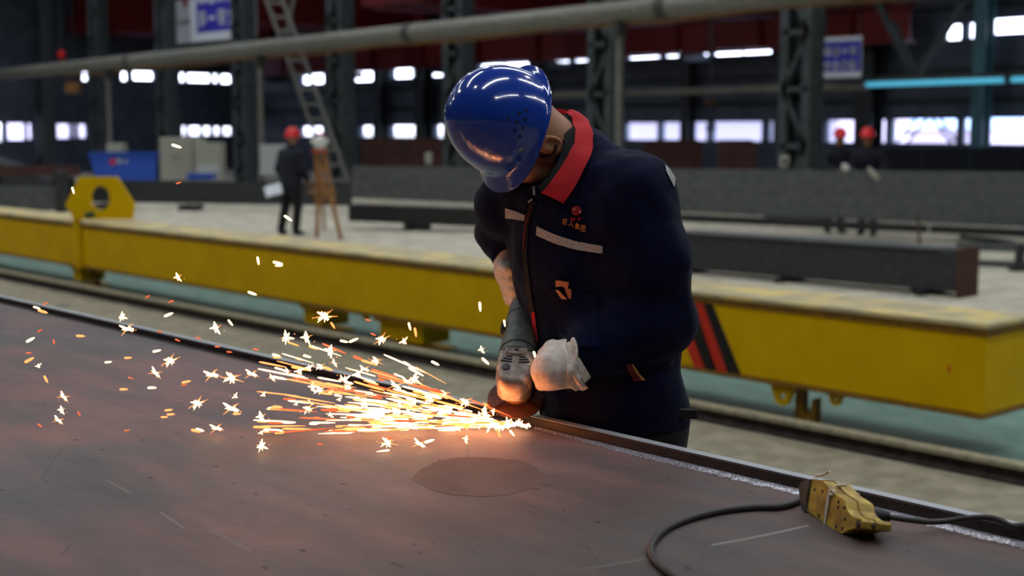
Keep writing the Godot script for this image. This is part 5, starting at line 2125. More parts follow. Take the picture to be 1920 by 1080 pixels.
	who = MeshInstance3D.new()
	who.name = "person"
	who.mesh = mb.mesh(base)
	who.material_override = skin
	who.position = base
	add_child(who, true)
	meta(who, "worker in a blue hard hat and navy jacket with red collar, bent over a grinder", "person")
	# ---- clothes
	mb = MB.new()
	jk.mesh(mb, 0.0085)
	part(who, "jacket", mb, cloth)
	var tr := SDF.new()
	tr.ell(hip + Vector3(0, -0.02, 0), Vector3(0.175, 0.13, 0.13), I, 0.05)
	for q in ft:
		tr.cap(q[0] + Vector3(0, -0.02, 0), q[1], 0.1, 0.08, 0.03)
		tr.cap(q[1], q[2] + Vector3(0, -0.04, 0), 0.08, 0.07, 0.03)
	mb = MB.new()
	tr.mesh(mb, 0.016)
	part(who, "trousers", mb, mats.cloth_black)
	for q in ft:
		var bo := SDF.new()
		var an: Vector3 = q[2]
		bo.cap(an + Vector3(0, -0.05, -0.02), an + Vector3(0, -0.055, 0.17), 0.045, 0.04, 0.02)
		bo.cap(an + Vector3(0, -0.04, -0.01), an + Vector3(0, 0.06, -0.01), 0.05, 0.05, 0.02)
		mb = MB.new()
		bo.mesh(mb, 0.014)
		part(who, "boot", mb, mats.black)
	# collar
	mb = MB.new()
	var ci := [[1036, 207], [1056, 213], [1071, 226], [1079, 250], [1078, 275], [1067, 302], [1047, 331], [1021, 362]]
	var co := [[1048, 203], [1075, 210], [1097, 228], [1111, 255], [1113, 283], [1104, 312], [1085, 344], [1059, 382]]
	patch(mb, jk, ci, co, 28, 5, 0.012, 3.08, 0.01)
	part(who, "collar", mb, red, "red turned-down collar")
	mb = MB.new()
	patch(mb, jk, [[1034, 210], [1050, 222], [1059, 243], [1061, 268], [1055, 294], [1047, 312], [1032, 334], [1012, 352]], [[1040, 205], [1060, 214], [1076, 232], [1082, 258], [1078, 282], [1050, 332], [1024, 364]], 24, 4, 0.006, 3.08, 0.012)
	part(who, "collar_lining", mb, mats.cloth_black, "black inner collar")
	# reflective tape
	for q in [[[[1007, 424], [1040, 439], [1080, 452], [1131, 461]], [[1006, 441], [1040, 456], [1080, 468], [1131, 475]], 16], [[[949, 390], [965, 395], [986, 404]], [[949, 409], [965, 411], [984, 414]], 8], [[[1246, 309], [1255, 318], [1265, 334]], [[1248, 322], [1254, 334], [1263, 352]], 6]]:
		mb = MB.new()
		patch(mb, jk, q[0], q[1], q[2], 2, 0.0025, 3.0)
		part(who, "reflective_tape", mb, silver, "pale reflective tape")
	# placket and zipper
	mb = MB.new()
	patch(mb, jk, [[996, 378], [984, 418], [981, 480], [988, 540], [997, 600], [1006, 668]], [[1007, 378], [993, 420], [990, 480], [997, 540], [1006, 600], [1015, 668]], 26, 2, 0.004)
	part(who, "placket", mb, mats.cloth_black, "dark front placket")
	mb = MB.new()
	patch(mb, jk, [[999, 385], [988, 420], [984, 470]], [[1001, 385], [990, 421], [986, 470]], 14, 1, 0.0065)
	part(who, "zipper", mb, flat(c8(110, 20, 30), 0.5), "dark red zipper")
	mb = MB.new()
	patch(mb, jk, [[1001, 585], [1001, 610], [1008, 638]], [[1006, 582], [1009, 606], [1014, 640]], 8, 1, 0.006)
	part(who, "red_lining", mb, red, "red jacket lining at the front edge")
	mb = MB.new()
	patch(mb, jk, [[1002, 352], [1003, 366]], [[1006, 352], [1007, 366]], 3, 1, 0.006)
	patch(mb, jk, [[994, 378], [1002, 372]], [[995, 381], [1003, 375]], 3, 1, 0.008)
	part(who, "zip_pull", mb, silver, "silver zip pull")
	# chest pocket, orange-brown patches at it, and the pocket piping below
	mb = MB.new()
	patch(mb, jk, [[1030, 540], [1080, 548], [1122, 552]], [[1034, 640], [1080, 650], [1118, 652]], 10, 8, 0.003)
	part(who, "chest_pocket", mb, cloth)
	mb = MB.new()
	patch(mb, jk, [[1046, 524], [1056, 525], [1068, 528]], [[1046, 536], [1056, 535], [1066, 541]], 4, 3, 0.009)
	patch(mb, jk, [[1045, 541], [1052, 543]], [[1056, 558], [1066, 560]], 3, 4, 0.009)
	patch(mb, jk, [[1060, 540], [1072, 541]], [[1067, 558], [1072, 560]], 3, 4, 0.006)
	part(who, "pocket_wallet", mb, flat(c8(212, 128, 80), 0.5), "orange-brown item tucked in the chest pocket")
	mb = MB.new()
	patch(mb, jk, [[1172, 682], [1182, 680]], [[1188, 716], [1203, 714]], 3, 6, 0.004)
	part(who, "pocket_piping", mb, flat(c8(120, 16, 26), 0.7), "dark red pocket piping")
	mb = MB.new()
	patch(mb, jk, [[1182, 680], [1185, 679.5]], [[1203, 713], [1210, 712]], 2, 6, 0.006)
	part(who, "piping_edge", mb, flat(c8(214, 160, 90), 0.7), "yellow piping edge")
	# strap end behind the hip
	mb = MB.new()
	mb.box(pix(1278, 775, 3.02), Vector3(0.072, 0.022, 0.012), cb * Basis(Vector3.BACK, -0.05), 0.003)
	part(who, "strap", mb, mats.black)
	# emblem and lettering on the chest
	mb = MB.new()
	var ring := []
	var cen := []
	for i in 17:
		var a := TAU * i / 16.0
		ring.append([1081 + cos(a) * 9.5, 395 + sin(a) * 9.0])
		cen.append([1081 + cos(a) * 0.5, 395 + sin(a) * 0.5])
	patch(mb, jk, ring, cen, 32, 3, 0.003)
	patch(mb, jk, [[1070, 407], [1080, 409]], [[1069, 414], [1078, 414]], 3, 2, 0.003)
	patch(mb, jk, [[1084, 408], [1090, 407]], [[1084, 414], [1089, 412]], 3, 2, 0.003)
	var emb := part(who, "chest_emblem", mb, flat(c8(150, 8, 20), 0.7), "round red emblem")
	for q in [[1078.0, 392.5], [1088.5, 397.0]]:
		mb = MB.new()
		patch(mb, jk, [[q[0] - 1.7, q[1] - 1.8], [q[0] + 1.7, q[1] - 1.8]], [[q[0] - 1.7, q[1] + 1.8], [q[0] + 1.7, q[1] + 1.8]], 2, 2, 0.0045)
		part(emb, "pale_dot", mb, flat(c8(226, 150, 130), 0.7))
	var chars := ["ju", "ren", "ji", "tuan"]
	var gold := flat(c8(224, 122, 36), 0.7)
	for i in 4:
		mb = MB.new()
		var o := Vector2(1054.0 + 11.6 * i, 419.5 + 4.2 * i)
		var dx := Vector2(10.2, 2.6)
		var dy := Vector2(1.4, -11.0)
		for s in GL[chars[i]]:
			var a: Vector2 = o + dx * s[0] + dy * s[1]
			var b: Vector2 = o + dx * s[2] + dy * s[3]
			mb.bar(lay(jk, a.x, a.y, 0.0035, 3.0), lay(jk, b.x, b.y, 0.0035, 3.0), 0.0014, 0.0016, cb.z)
		part(who, "embroidered_character", mb, gold, "orange embroidered character")
	# ---- hard hat
	var blue := flat(c8(24, 60, 160), 0.16)
	blue.clearcoat_enabled = true
	blue.clearcoat = 1.0
	blue.clearcoat_roughness = 0.04
	var R := pix(951, 232, 3.03) - hc * 0.005
	var rows := []
	var seg := 56
	var surf := func(a: float, t: float, grow: float) -> Vector3:
		# a round the rim (0 = left side, 90 = front), t 0 rim .. 1 crown
		var rr := pow(cos(t * PI / 2.0), 0.92)
		var hh := pow(sin(t * PI / 2.0), 0.98)
		var len := 0.119 if sin(a) > 0.0 else 0.124
		var ridge := 0.004 * exp(-pow(cos(a) * rr / 0.22, 2.0)) * sin(t * PI) if false else 0.0
		return R + hl * cos(a) * (0.114 + grow) * rr + hf * sin(a) * (len + grow) * rr + hc * (0.152 + ridge) * hh
	for k in 19:
		var t := 1.0 - k / 18.0
		var r := []
		for j in seg:
			r.append(surf.call(TAU * j / seg, t, 0.0))
		rows.append(r)
	var lip := func(out: float, drop: float, brim: float) -> Array:
		var r := []
		for j in seg:
			var a := TAU * j / seg
			var f := clampf((sin(a) - 0.15) / 0.85, 0.0, 1.0)
			f = f * f * (3.0 - 2.0 * f)
			var bk: float = clampf((-sin(a) - 0.3) / 0.7, 0.0, 1.0)
			var p: Vector3 = surf.call(a, 0.0, out)
			r.append(p - hc * (drop + 0.012 * f * brim - 0.004 * bk) + hf * (0.022 * f * brim - 0.010 * bk * brim) + hl * 0.0)
		return r
	rows.append(lip.call(0.002, 0.006, 0.0))
	rows.append(lip.call(0.004, 0.009, 0.45))
	rows.append(lip.call(0.007, 0.011, 1.0))
	rows.append(lip.call(0.008, 0.014, 1.0))
	rows.append(lip.call(0.004, 0.014, 0.9))
	rows.append(lip.call(-0.003, 0.010, 0.0))
	for k in 8:
		var r := []
		for j in seg:
			r.append(surf.call(TAU * j / seg, k / 8.0 * 0.98, -0.004) - hc * 0.003)
		rows.append(r)
	mb = MB.new()
	mb.grid_out(rows)
	var hat := part(who, "hard_hat", mb, blue, "glossy blue hard hat with vent holes")
	# raised centre crest and rear lip
	mb = MB.new()
	for w in [-0.03, 0.03]:
		pass
	var onhat := func(x: float, y: float) -> Array:
		var r := ray(x, y)
		var best := 1e9
		var bp := Vector3.ZERO
		# intersect with the ellipsoid of the shell
		var o := EYE - R
		var sc := Vector3(1.0 / 0.114, 1.0 / 0.152, 1.0 / 0.1215)
		var oo := Vector3(o.dot(hl), o.dot(hc), o.dot(hf)) * sc
		var dd := Vector3(r.dot(hl), r.dot(hc), r.dot(hf)) * sc
		var A := dd.dot(dd)
		var B := oo.dot(dd)
		var C := oo.dot(oo) - 1.0
		var disc := B * B - A * C
		if disc < 0.0:
			return []
		var t := (-B - sqrt(disc)) / A
		bp = EYE + r * t
		var q := (oo + dd * t) * sc
		return [bp, (hl * q.x + hc * q.y + hf * q.z).normalized()]
	for q in [[986.5, 206.4], [972.6, 211.7], [984.3, 222.8], [953.0, 224.0], [969.4, 227.9], [980.0, 240.0], [964.3, 244.7], [974.5, 255.4]]:
		var h: Array = onhat.call(q[0], q[1])
		if h.is_empty():
			continue
		mb = MB.new()
		var nn: Vector3 = h[1]
		var tx := nn.cross(Vector3.UP).normalized()
		mb.lathe([Vector2(0.0, -0.001), Vector2(0.0024, 0.0008), Vector2(0.0031, 0.0014), Vector2(0.0033, 0.0)], Transform3D(Basis(tx, nn, tx.cross(nn)), h[0] + nn * 0.0012), 12)
		part(hat, "vent_hole", mb, mats.black)
	var hh: Array = onhat.call(976.0, 279.0)
	mb = MB.new()
	var n2: Vector3 = hh[1]
	var tx2 := n2.cross(Vector3.UP).normalized()
	mb.lathe([Vector2(0.0, 0.002), Vector2(0.004, 0.0018), Vector2(0.005, 0.0)], Transform3D(Basis(tx2, n2, tx2.cross(n2)), h0(hh) + n2 * 0.0015), 12)
	part(hat, "rivet", mb, flat(c8(120, 132, 150), 0.3), "pale rivet")
	# chin strap
	mb = MB.new()
	var sp := []
	for q in [[1016, 258], [1010, 276], [1007, 290], [1016, 294], [1028, 293], [1038, 285], [1043, 272]]:
		sp.append(lay(hd, q[0], q[1], 0.003, 2.97))
	mb.tube(sp, 0.0035, 6)
	part(hat, "chin_strap", mb, mats.black, "thin dark chin strap")
	# ---- gloves
	var gl := SDF.new()
	gl.noise = FastNoiseLite.new()
	gl.noise.seed = 9
	gl.noise.frequency = 26.0
	gl.noise.fractal_octaves = 2
	gl.amp = 0.0018
	# left hand: back of the hand to the camera, fingers round the side handle
	gl.cap(pix(1082, 678, 2.935), pix(1040, 690, 2.935), 0.040, 0.041, 0.02)
	gl.cap(pix(1040, 688, 2.935), pix(1022, 698, 2.945), 0.038, 0.030, 0.02)
	for i in 4:
		var y := 672.0 + 14.5 * i
		var len: float = [0.0, 5.0, 4.0, -2.0][i]
		gl.cap(pix(1030, y, 2.935), pix(1015 - len * 0.6, y + 3, 2.95), 0.0150, 0.0135, 0.008)
		gl.cap(pix(1015 - len * 0.6, y + 3, 2.95), pix(1013 - len, y + 6, 2.985), 0.0135, 0.0125, 0.006)
		gl.cap(pix(1013 - len, y + 6, 2.985), pix(1028, y + 8, 3.01), 0.0125, 0.011, 0.006)
	gl.cap(pix(1062, 655, 2.94), pix(1036, 652, 2.955), 0.020, 0.0155, 0.015)
	gl.cap(pix(1036, 652, 2.955), pix(1018, 662, 2.985), 0.0155, 0.012, 0.008)
	gl.cap(pix(1050, 690, 2.935), pix(1066, 686, 2.935), 0.041, 0.048, 0.02)
	mb = MB.new()
	gl.mesh(mb, 0.0034)
	# wide cuff with folds, open towards the sleeve
	var ca := pix(1046, 692, 2.935)
	var ce := pix(1084, 682, 2.935)
	var cd := (ce - ca).normalized()
	var cs := cd.cross(cb.z).normalized()
	var cu := cs.cross(cd).normalized()
	var rows0 := []
	for k in 17:
		var t := minf(k / 12.0, 1.0) if k <= 12 else 1.0 - (k - 12) / 8.0
		var ring0 := []
		for j in 40:
			var a := TAU * j / 40.0
			var r := 0.040 + 0.020 * t - (0.003 if k > 12 else 0.0)
			r += (0.0045 * sin(a * 4.0 + t * 5.0) + 0.003 * sin(a * 7.0 - t * 6.0 + 1.0)) * smoothstep(0.1, 0.7, t)
			r += 0.0025 * sin(t * 17.0 + sin(a * 2.0) * 1.6) * smoothstep(0.0, 0.4, t)
			ring0.append(ca + cd * (0.047 * t + 0.006 * sin(a * 3.0 + 0.6) * t) + (cs * cos(a) + cu * sin(a)) * r)
		rows0.append(ring0)
	mb.grid_out(rows0)
	part(who, "glove", mb, gcol, "pale cotton glove on the side handle")
	# right hand on the rear handle
	var gr := SDF.new()
	gr.noise = gl.noise
	gr.amp = 0.0012
	gr.cap(pix(952, 480, 3.295), pix(958, 505, 3.285), 0.034, 0.036, 0.02)
	gr.cap(pix(958, 505, 3.285), pix(966, 552, 3.265), 0.036, 0.030, 0.02)
	for i in 4:
		var y := 502.0 + 19.5 * i
		var x := 939.0 + 5.0 * i
		gr.cap(pix(x + 24, y - 4, 3.275), pix(x + 4, y, 3.250), 0.0140, 0.0145, 0.008)
		gr.cap(pix(x + 4, y, 3.250), pix(x + 14, y + 5, 3.220), 0.0145, 0.013, 0.006)
		gr.cap(pix(x + 14, y + 5, 3.220), pix(x + 32, y + 8, 3.215), 0.013, 0.0115, 0.006)
	gr.cap(pix(972, 498, 3.265), pix(984, 515, 3.235), 0.018, 0.014, 0.012)
	gr.cap(pix(984, 515, 3.235), pix(986, 540, 3.225), 0.014, 0.012, 0.008)
	mb = MB.new()
	gr.mesh(mb, 0.0034)
	part(who, "glove", mb, gcol, "pale cotton glove on the rear handle")
	# low platform the worker stands on
	var o := thing("step_platform", "low steel step behind the deck, under the worker's boots", "step", Vector3(base.x, 0, base.z))
	mb = MB.new()
	mb.box(Vector3(base.x, 0.355, base.z), Vector3(0.9, 0.03, 0.5), I, 0.004)
	part(o, "tread_plate", mb, mats.steel_dark)
	for sx in [-1, 1]:
		for sz in [-1, 1]:
			mb = MB.new()
			mb.box(Vector3(base.x + 0.42 * sx, 0.17, base.z + 0.22 * sz), Vector3(0.04, 0.34, 0.04), I, 0.003)
			part(o, "leg", mb, mats.steel_dark)
func h0(a: Array) -> Vector3:
	return a[0]

# ---------------------------------------------------------------- angle grinder
func grinder() -> void:
	var ax := (cb * Vector3(0.09, 0.6, -0.8)).normalized()
	var sn := cb * Vector3(0.0, 0.8, 0.6)
	sn = (sn - ax * ax.dot(sn)).normalized()
	var lat := ax.cross(sn)
	var G := pix(965, 706, 3.0)
	var B := Basis(lat, ax, sn)
	var o := thing("angle_grinder", "angle grinder with worn silver gear head and grey body, throwing sparks at the deck rim", "grinder", G)
	var at := func(l: float, m: float, n: float) -> Vector3: return G + lat * l + ax * m + sn * n
	var silver := rough(ntex(91, 0.03, 5, [c8(126, 112, 102), c8(156, 144, 136), c8(184, 174, 168)], [0.25, 0.5, 0.75], 256), 0.2, 0.38, 0.45)
	var body := rough(ntex(92, 0.03, 5, [c8(66, 78, 74), c8(92, 104, 98), c8(118, 126, 118)], [0.25, 0.55, 0.8], 256), 0.2, 0.5)
	var m := MB.new()
	# gear head: rounded outline lofted along the spindle axis
	var outl := []
	for q in [[-0.040, 0.062], [-0.041, 0.03], [-0.040, -0.01], [-0.036, -0.034], [-0.026, -0.047], [-0.012, -0.051], [0.012, -0.051], [0.026, -0.047], [0.036, -0.034], [0.040, -0.01], [0.041, 0.03], [0.040, 0.062]]:
		outl.append(Vector2(q[0], q[1]))
	var lv := [[-0.034, 0.86], [-0.028, 0.95], [0.0, 1.0], [0.018, 0.98], [0.026, 0.9], [0.030, 0.76]]
	var rows := []
	for l in lv:
		var r := []
		for q in outl:
			r.append(at.call(q.x * l[1], (q.y - 0.006) * l[1] + 0.006, l[0]))
		rows.append(r)
	m.grid_out(rows)
	for e in [0, 5]:
		var c: Vector3 = at.call(0, 0.006, lv[e][0])
		for j in outl.size():
			m.tri_o(c, rows[e][j], rows[e][(j + 1) % outl.size()], at.call(0, 0.006, 0.0))
	var head := part(o, "gear_head", m, silver, "worn silver gear head")
	# raised boss, vents, spindle lock, screws
	m = MB.new()
	m.box(at.call(0.0, 0.05, 0.028), Vector3(0.05, 0.022, 0.012), B, 0.003)
	m.ball(at.call(0.0, 0.041, 0.031), Vector3(0.018, 0.006, 0.006), B, 12, 6)
	part(head, "boss", m, silver)
	for s in [-1, 1]:
		for k in 3:
			m = MB.new()
			var w: float = [0.014, 0.020, 0.025][k]
			m.box(at.call(s * (0.007 + w * 0.5), 0.031 - 0.0085 * k, 0.0302 if k < 3 else 0.03), Vector3(w, 0.0042, 0.004), B * Basis(Vector3.BACK, 0.14 * s), 0.001)
			part(head, "vent_slot", m, mats.black)
	m = MB.new()
	m.lathe([Vector2(0.0, 0.006), Vector2(0.0085, 0.005), Vector2(0.0095, 0.003), Vector2(0.0095, 0.0)], Transform3D(Basis(lat, sn, lat.cross(sn)), at.call(-0.018, -0.006, 0.0285)), 16)
	part(head, "spindle_lock", m, flat(c8(58, 62, 70), 0.5), "dark round spindle lock button")
	for q in [[-0.03, 0.054], [0.03, 0.056], [-0.033, 0.036], [0.033, 0.036], [0.0, 0.048]]:
		m = MB.new()
		m.lathe([Vector2(0.0, 0.003), Vector2(0.004, 0.0026), Vector2(0.0052, 0.0)], Transform3D(Basis(lat, sn, lat.cross(sn)), at.call(q[0], q[1], 0.024 if absf(q[0]) > 0.01 else 0.034)), 10)
		part(head, "screw", m, mats.black)
	# motor housing and rear handle
	m = MB.new()
	var mx := Transform3D(Basis(lat, ax, lat.cross(ax)), at.call(0, 0, -0.004))
	m.lathe([Vector2(0.0, 0.058), Vector2(0.040, 0.058), Vector2(0.042, 0.064), Vector2(0.0405, 0.075), Vector2(0.041, 0.10), Vector2(0.039, 0.15), Vector2(0.036, 0.20), Vector2(0.0335, 0.245), Vector2(0.030, 0.262), Vector2(0.0, 0.264)], mx, 28)
	var mot := part(o, "motor_housing", m, body, "grey-green motor housing")
	for k in 2:
		m = MB.new()
		m.lathe([Vector2(0.0415 - 0.005 * k, 0.078 + 0.12 * k), Vector2(0.0425 - 0.0055 * k, 0.081 + 0.12 * k), Vector2(0.0415 - 0.005 * k, 0.084 + 0.12 * k)], mx, 28)
		part(mot, "housing_seam", m, mats.black)
	m = MB.new()
	m.box(at.call(-0.038, 0.15, 0.012), Vector3(0.014, 0.03, 0.02), B, 0.004)
	part(mot, "brush_cap", m, mats.black)
	m = MB.new()
	m.lathe([Vector2(0.0, 0.258), Vector2(0.026, 0.26), Vector2(0.022, 0.28), Vector2(0.0225, 0.36), Vector2(0.026, 0.395), Vector2(0.018, 0.405), Vector2(0.0, 0.407)], mx, 20)
	part(o, "rear_handle", m, body)
	m = MB.new()
	m.tube([at.call(0, 0.4, 0), at.call(0.0, 0.43, -0.03), at.call(-0.02, 0.44, -0.15), at.call(-0.03, 0.42, -0.4), at.call(-0.03, 0.4, -0.7)], 0.005, 8)
	part(o, "cord", m, mats.black)
	m = MB.new()
	m.tube([at.call(0.036, 0.0, -0.004), at.call(0.05, 0.0, -0.004), at.call(0.06, 0, -0.004), at.call(0.12, -0.005, -0.004), at.call(0.135, -0.005, -0.004)], [0.009, 0.009, 0.016, 0.017, 0.012], 14)
	part(o, "side_handle", m, mats.black)
	# spindle collar, guard and disc
	m = MB.new()
	var sx := Transform3D(Basis(lat, sn, lat.cross(sn)), at.call(0.004, 0, 0))
	m.lathe([Vector2(0.03, -0.03), Vector2(0.0325, -0.038), Vector2(0.031, -0.052), Vector2(0.026, -0.056), Vector2(0.0, -0.056)], sx, 24)
	part(o, "spindle_collar", m, rough(ntex(93, 0.04, 4, [c8(132, 92, 60), c8(206, 158, 106)], [0.3, 0.7], 128), 0.1, 0.35, 0.7), "brassy spindle collar")
	m = MB.new()
	m.lathe([Vector2(0.012, -0.056), Vector2(0.02, -0.06), Vector2(0.0, -0.078), Vector2(0.0, -0.079)], sx, 18)
	part(o, "flange_nut", m, mats.rust)
	m = MB.new()
	var ga := []
	for prof in [Vector2(0.028, -0.055), Vector2(0.058, -0.058), Vector2(0.063, -0.061), Vector2(0.064, -0.078), Vector2(0.062, -0.078), Vector2(0.060, -0.062), Vector2(0.028, -0.058)]:
		var r := []
		for i in 33:
			var t := deg_to_rad(-30 + 250.0 * i / 32.0)
			r.append(sx * Vector3(cos(t) * prof.x, prof.y, -sin(t) * prof.x))
		ga.append(r)
	m.grid_to(ga, sn)
	part(o, "disc_guard", m, rough(ntex(94, 0.04, 5, [c8(40, 24, 18), c8(78, 42, 30)], [0.3, 0.7], 256), 0.1, 0.6, 0.2), "rusty brown disc guard")
	m = MB.new()
	m.lathe([Vector2(0.0, -0.066), Vector2(0.02, -0.068), Vector2(0.028, -0.066), Vector2(0.0585, -0.066), Vector2(0.059, -0.068), Vector2(0.0585, -0.070), Vector2(0.0, -0.070)], sx, 36)
	part(o, "grinding_disc", m, rough(ntex(95, 0.08, 3, [c8(50, 30, 24), c8(92, 56, 44)], [0.3, 0.7], 128), 0.05, 0.8), "dark grinding disc")
# ---------------------------------------------------------------- sparks
func spark_depth(x: float, y: float, d: float) -> float:
	# stays above the deck
	if y > 560.0:
		d = minf(d, (EYE.y - DY - 0.006) / -ray(x, y).y)
	return d
func rod(m: MB, a: Vector3, b: Vector3, r0: float, r1: float, n := 6) -> void:
	m.tube([a, a.lerp(b, 0.12), a.lerp(b, 0.7), b], [r0 * 0.45, r0, lerpf(r0, r1, 0.6), r1 * 0.4], n)
func star(m: MB, tips: MB, c: Vector3, size: float, n: int, rg: RandomNumberGenerator, flat_dir: Vector3, elong: float) -> void:
	m.ball(c, Vector3(0.24, 0.15, 0.15) * size, cb, 8, 5)
	for i in n:
		var v := Vector3(rg.randfn(), rg.randfn() * 0.8, rg.randfn() * 0.5)
		v = (cb * v).normalized()
		v = (v + flat_dir * elong * (1.0 if rg.randf() < 0.6 else -1.0)).normalized()
		var l := size * (0.25 + 0.75 * rg.randf() * rg.randf())
		if i < 6:
			rod(m, c - v * size * 0.15, c + v * size * rg.randf_range(0.3, 0.8), size * rg.randf_range(0.09, 0.13), size * 0.09, 6)
		elif i % 2 == 0:
			rod(m, c, c + v * l, size * rg.randf_range(0.045, 0.08), size * 0.02, 5)
		else:
			rod(tips, c, c + v * l * 1.25, size * rg.randf_range(0.03, 0.05), size * 0.012, 5)
	for i in 2:
		var o := c + cb * Vector3(rg.randf_range(-0.9, 0.9), rg.randf_range(-0.4, 0.4), 0) * size
		tips.ball(o, Vector3(0.06, 0.04, 0.04) * size, cb, 6, 4)
func sparks() -> void:
	var hot := glow(Color(1.0, 0.82, 0.60), 4.5)
	var warm := glow(Color(1.0, 0.62, 0.34), 1.7)
	var dim := glow(Color(1.0, 0.45, 0.26), 0.75)
	var rg := RandomNumberGenerator.new()
	rg.seed = 2024
	# five star shapes, reused
	var stars := []
	for k in 5:
		var m := MB.new()
		var tips := MB.new()
		star(m, tips, Vector3.ZERO, 0.024, 14 + 2 * k, rg, cb * Vector3(1, -0.1, 0), [0.2, 0.9, 0.5, 1.4, 0.3][k])
		var am := m.mesh()
		am.surface_set_material(0, hot)
		var t2 := tips.mesh()
		am.add_surface_from_arrays(Mesh.PRIMITIVE_TRIANGLES, t2.surface_get_arrays(0))
		am.surface_set_material(1, warm)
		stars.append(am)
	var named := [
		[609, 593, 1.25, 4, "largest spark burst, before the yellow beam just above its narrow support leg"],
		[404, 614, 0.95, 1, "spark burst over the dark floor rail, left of the narrow support leg"],
		[229, 594, 0.7, 2, "upper one of two touching spark bursts above the deck rim, left"],
		[238, 617, 1.05, 3, "lower one of two touching spark bursts at the deck rim, left"],
		[333, 519, 0.7, 1, "spark burst alone before the yellow beam, right of the lifting eye"],
		[716, 636, 0.9, 4, "round spark burst before the wide dark support under the yellow beam"],
		[757, 640, 0.75, 0, "crossed spark burst at the right of the wide support under the yellow beam"],
		[490, 836, 0.85, 2, "lone spark burst low over the deck, lowest at the left"],
		[727, 830, 1.0, 4, "big spark burst low over the deck below the spark fan"],
		[786, 832, 0.9, 3, "flat spark burst low over the deck, right of the big low one"],
		[874, 823, 0.6, 1, "small spark burst low over the deck near the dark stain"],
		[119, 744, 0.8, 3, "uppermost burst of the small column of sparks far left"],
		[115, 768, 0.65, 1, "middle burst of the small column of sparks far left"],
		[109, 788, 0.75, 3, "lowest burst of the small column of sparks far left"],
		[72, 686, 0.5, 0, "small spark burst nearest the left picture edge"],
		[320, 676, 1.0, 4, "feathery spark burst over the deck, left of the spark fan"],
		[291, 699, 0.9, 3, "flat bright spark burst just under the feathery one"],
		[396, 703, 1.1, 3, "left burst of a bright row of three over the deck"],
		[435, 709, 1.2, 4, "middle burst of a bright row of three over the deck"],
		[471, 701, 0.9, 3, "right burst of a bright row of three over the deck"],
		[371, 756, 1.0, 4, "wide spark burst below the bright row of three"],
		[433, 766, 1.2, 3, "long flat spark burst at the left end of the fan"],
		[405, 803, 0.9, 3, "flat spark burst lowest under the long flat one"],
		[441, 743, 0.55, 0, "small spark burst above the long flat one"],
		[537, 633, 1.0, 2, "bright spark burst over the pale floor strip, left one of a pair"],
		[574, 632, 0.95, 1, "stretched spark burst over the pale floor strip, right one of a pair"],
		[619, 657, 0.95, 1, "forked spark burst over the pale floor strip below the largest one"],
		[903, 655, 0.6, 1, "thin spark burst beside the grinder's gear head"],
		[683, 692, 0.75, 3, "spark burst over the deck rim, near the start of the long streaks"],
		[944, 751, 0.7, 2, "tall spark tongue rising right before the disc guard"]]
	for q in named:
		add_spark("spark_burst", stars[q[3]], null, q[0], q[1], 3.0 + rg.randf_range(-0.06, 0.05), q[2], rg.randf_range(-0.4, 0.4), q[4], "")
	for i in 46:
		# bursts inside the fan
		var u := pow(rg.randf(), 0.9)
		var rad := 60.0 + 440.0 * u
		var an := deg_to_rad(-3.0 + 27.0 * pow(rg.randf(), 1.35))
		add_spark("spark_burst", stars[rg.randi() % 5], null, 985.0 - cos(an) * rad, 796.0 - sin(an) * rad * (1.0 if rad < 330.0 else 0.75), 3.0 + rg.randf_range(-0.1, 0.08), rg.randf_range(0.35, 0.95), -an + rg.randf_range(-0.3, 0.3), "small star-shaped spark burst inside the dense fan, %s" % ("close to the disc" if rad < 180.0 else "in the middle of the fan" if rad < 340.0 else "at its far left end"), "spark bursts in the fan, " + ("near" if rad < 180.0 else "middle" if rad < 340.0 else "far end"))
	# long and short streaks
	var rods := []
	for k in 4:
		var m := MB.new()
		var l: float = [0.02, 0.035, 0.06, 0.1][k]
		rod(m, Vector3(-l * 0.5, 0, 0), Vector3(l * 0.5, 0, 0), [0.0030, 0.0028, 0.0024, 0.0018][k], [0.0028, 0.0024, 0.0018, 0.0012][k], 6)
		rods.append(m.mesh())
	for i in 150:
		var rad := 70.0 + 430.0 * rg.randf()
		var an := deg_to_rad(-2.5 + 31.0 * pow(rg.randf(), 1.5))
		var sq := 1.0 if rad < 320.0 else 0.8
		var k := rg.randi() % 4
		var kc: int = [0, 1, 1, 2, 0][rg.randi() % 5]
		var lb := "%s %s spark streak in the dense fan left of the grinder" % [["short", "mid-length", "long", "very long thin"][k], ["white-hot", "orange", "dim red-orange"][kc]]
		add_spark("spark_streak", rods[k], [hot, warm, dim][kc], 985.0 - cos(an) * rad, 796.0 - sin(an) * rad * sq, 3.0 + rg.randf_range(-0.12, 0.1), rg.randf_range(0.7, 1.15), -an * sq + rg.randf_range(-0.06, 0.06), lb, lb)
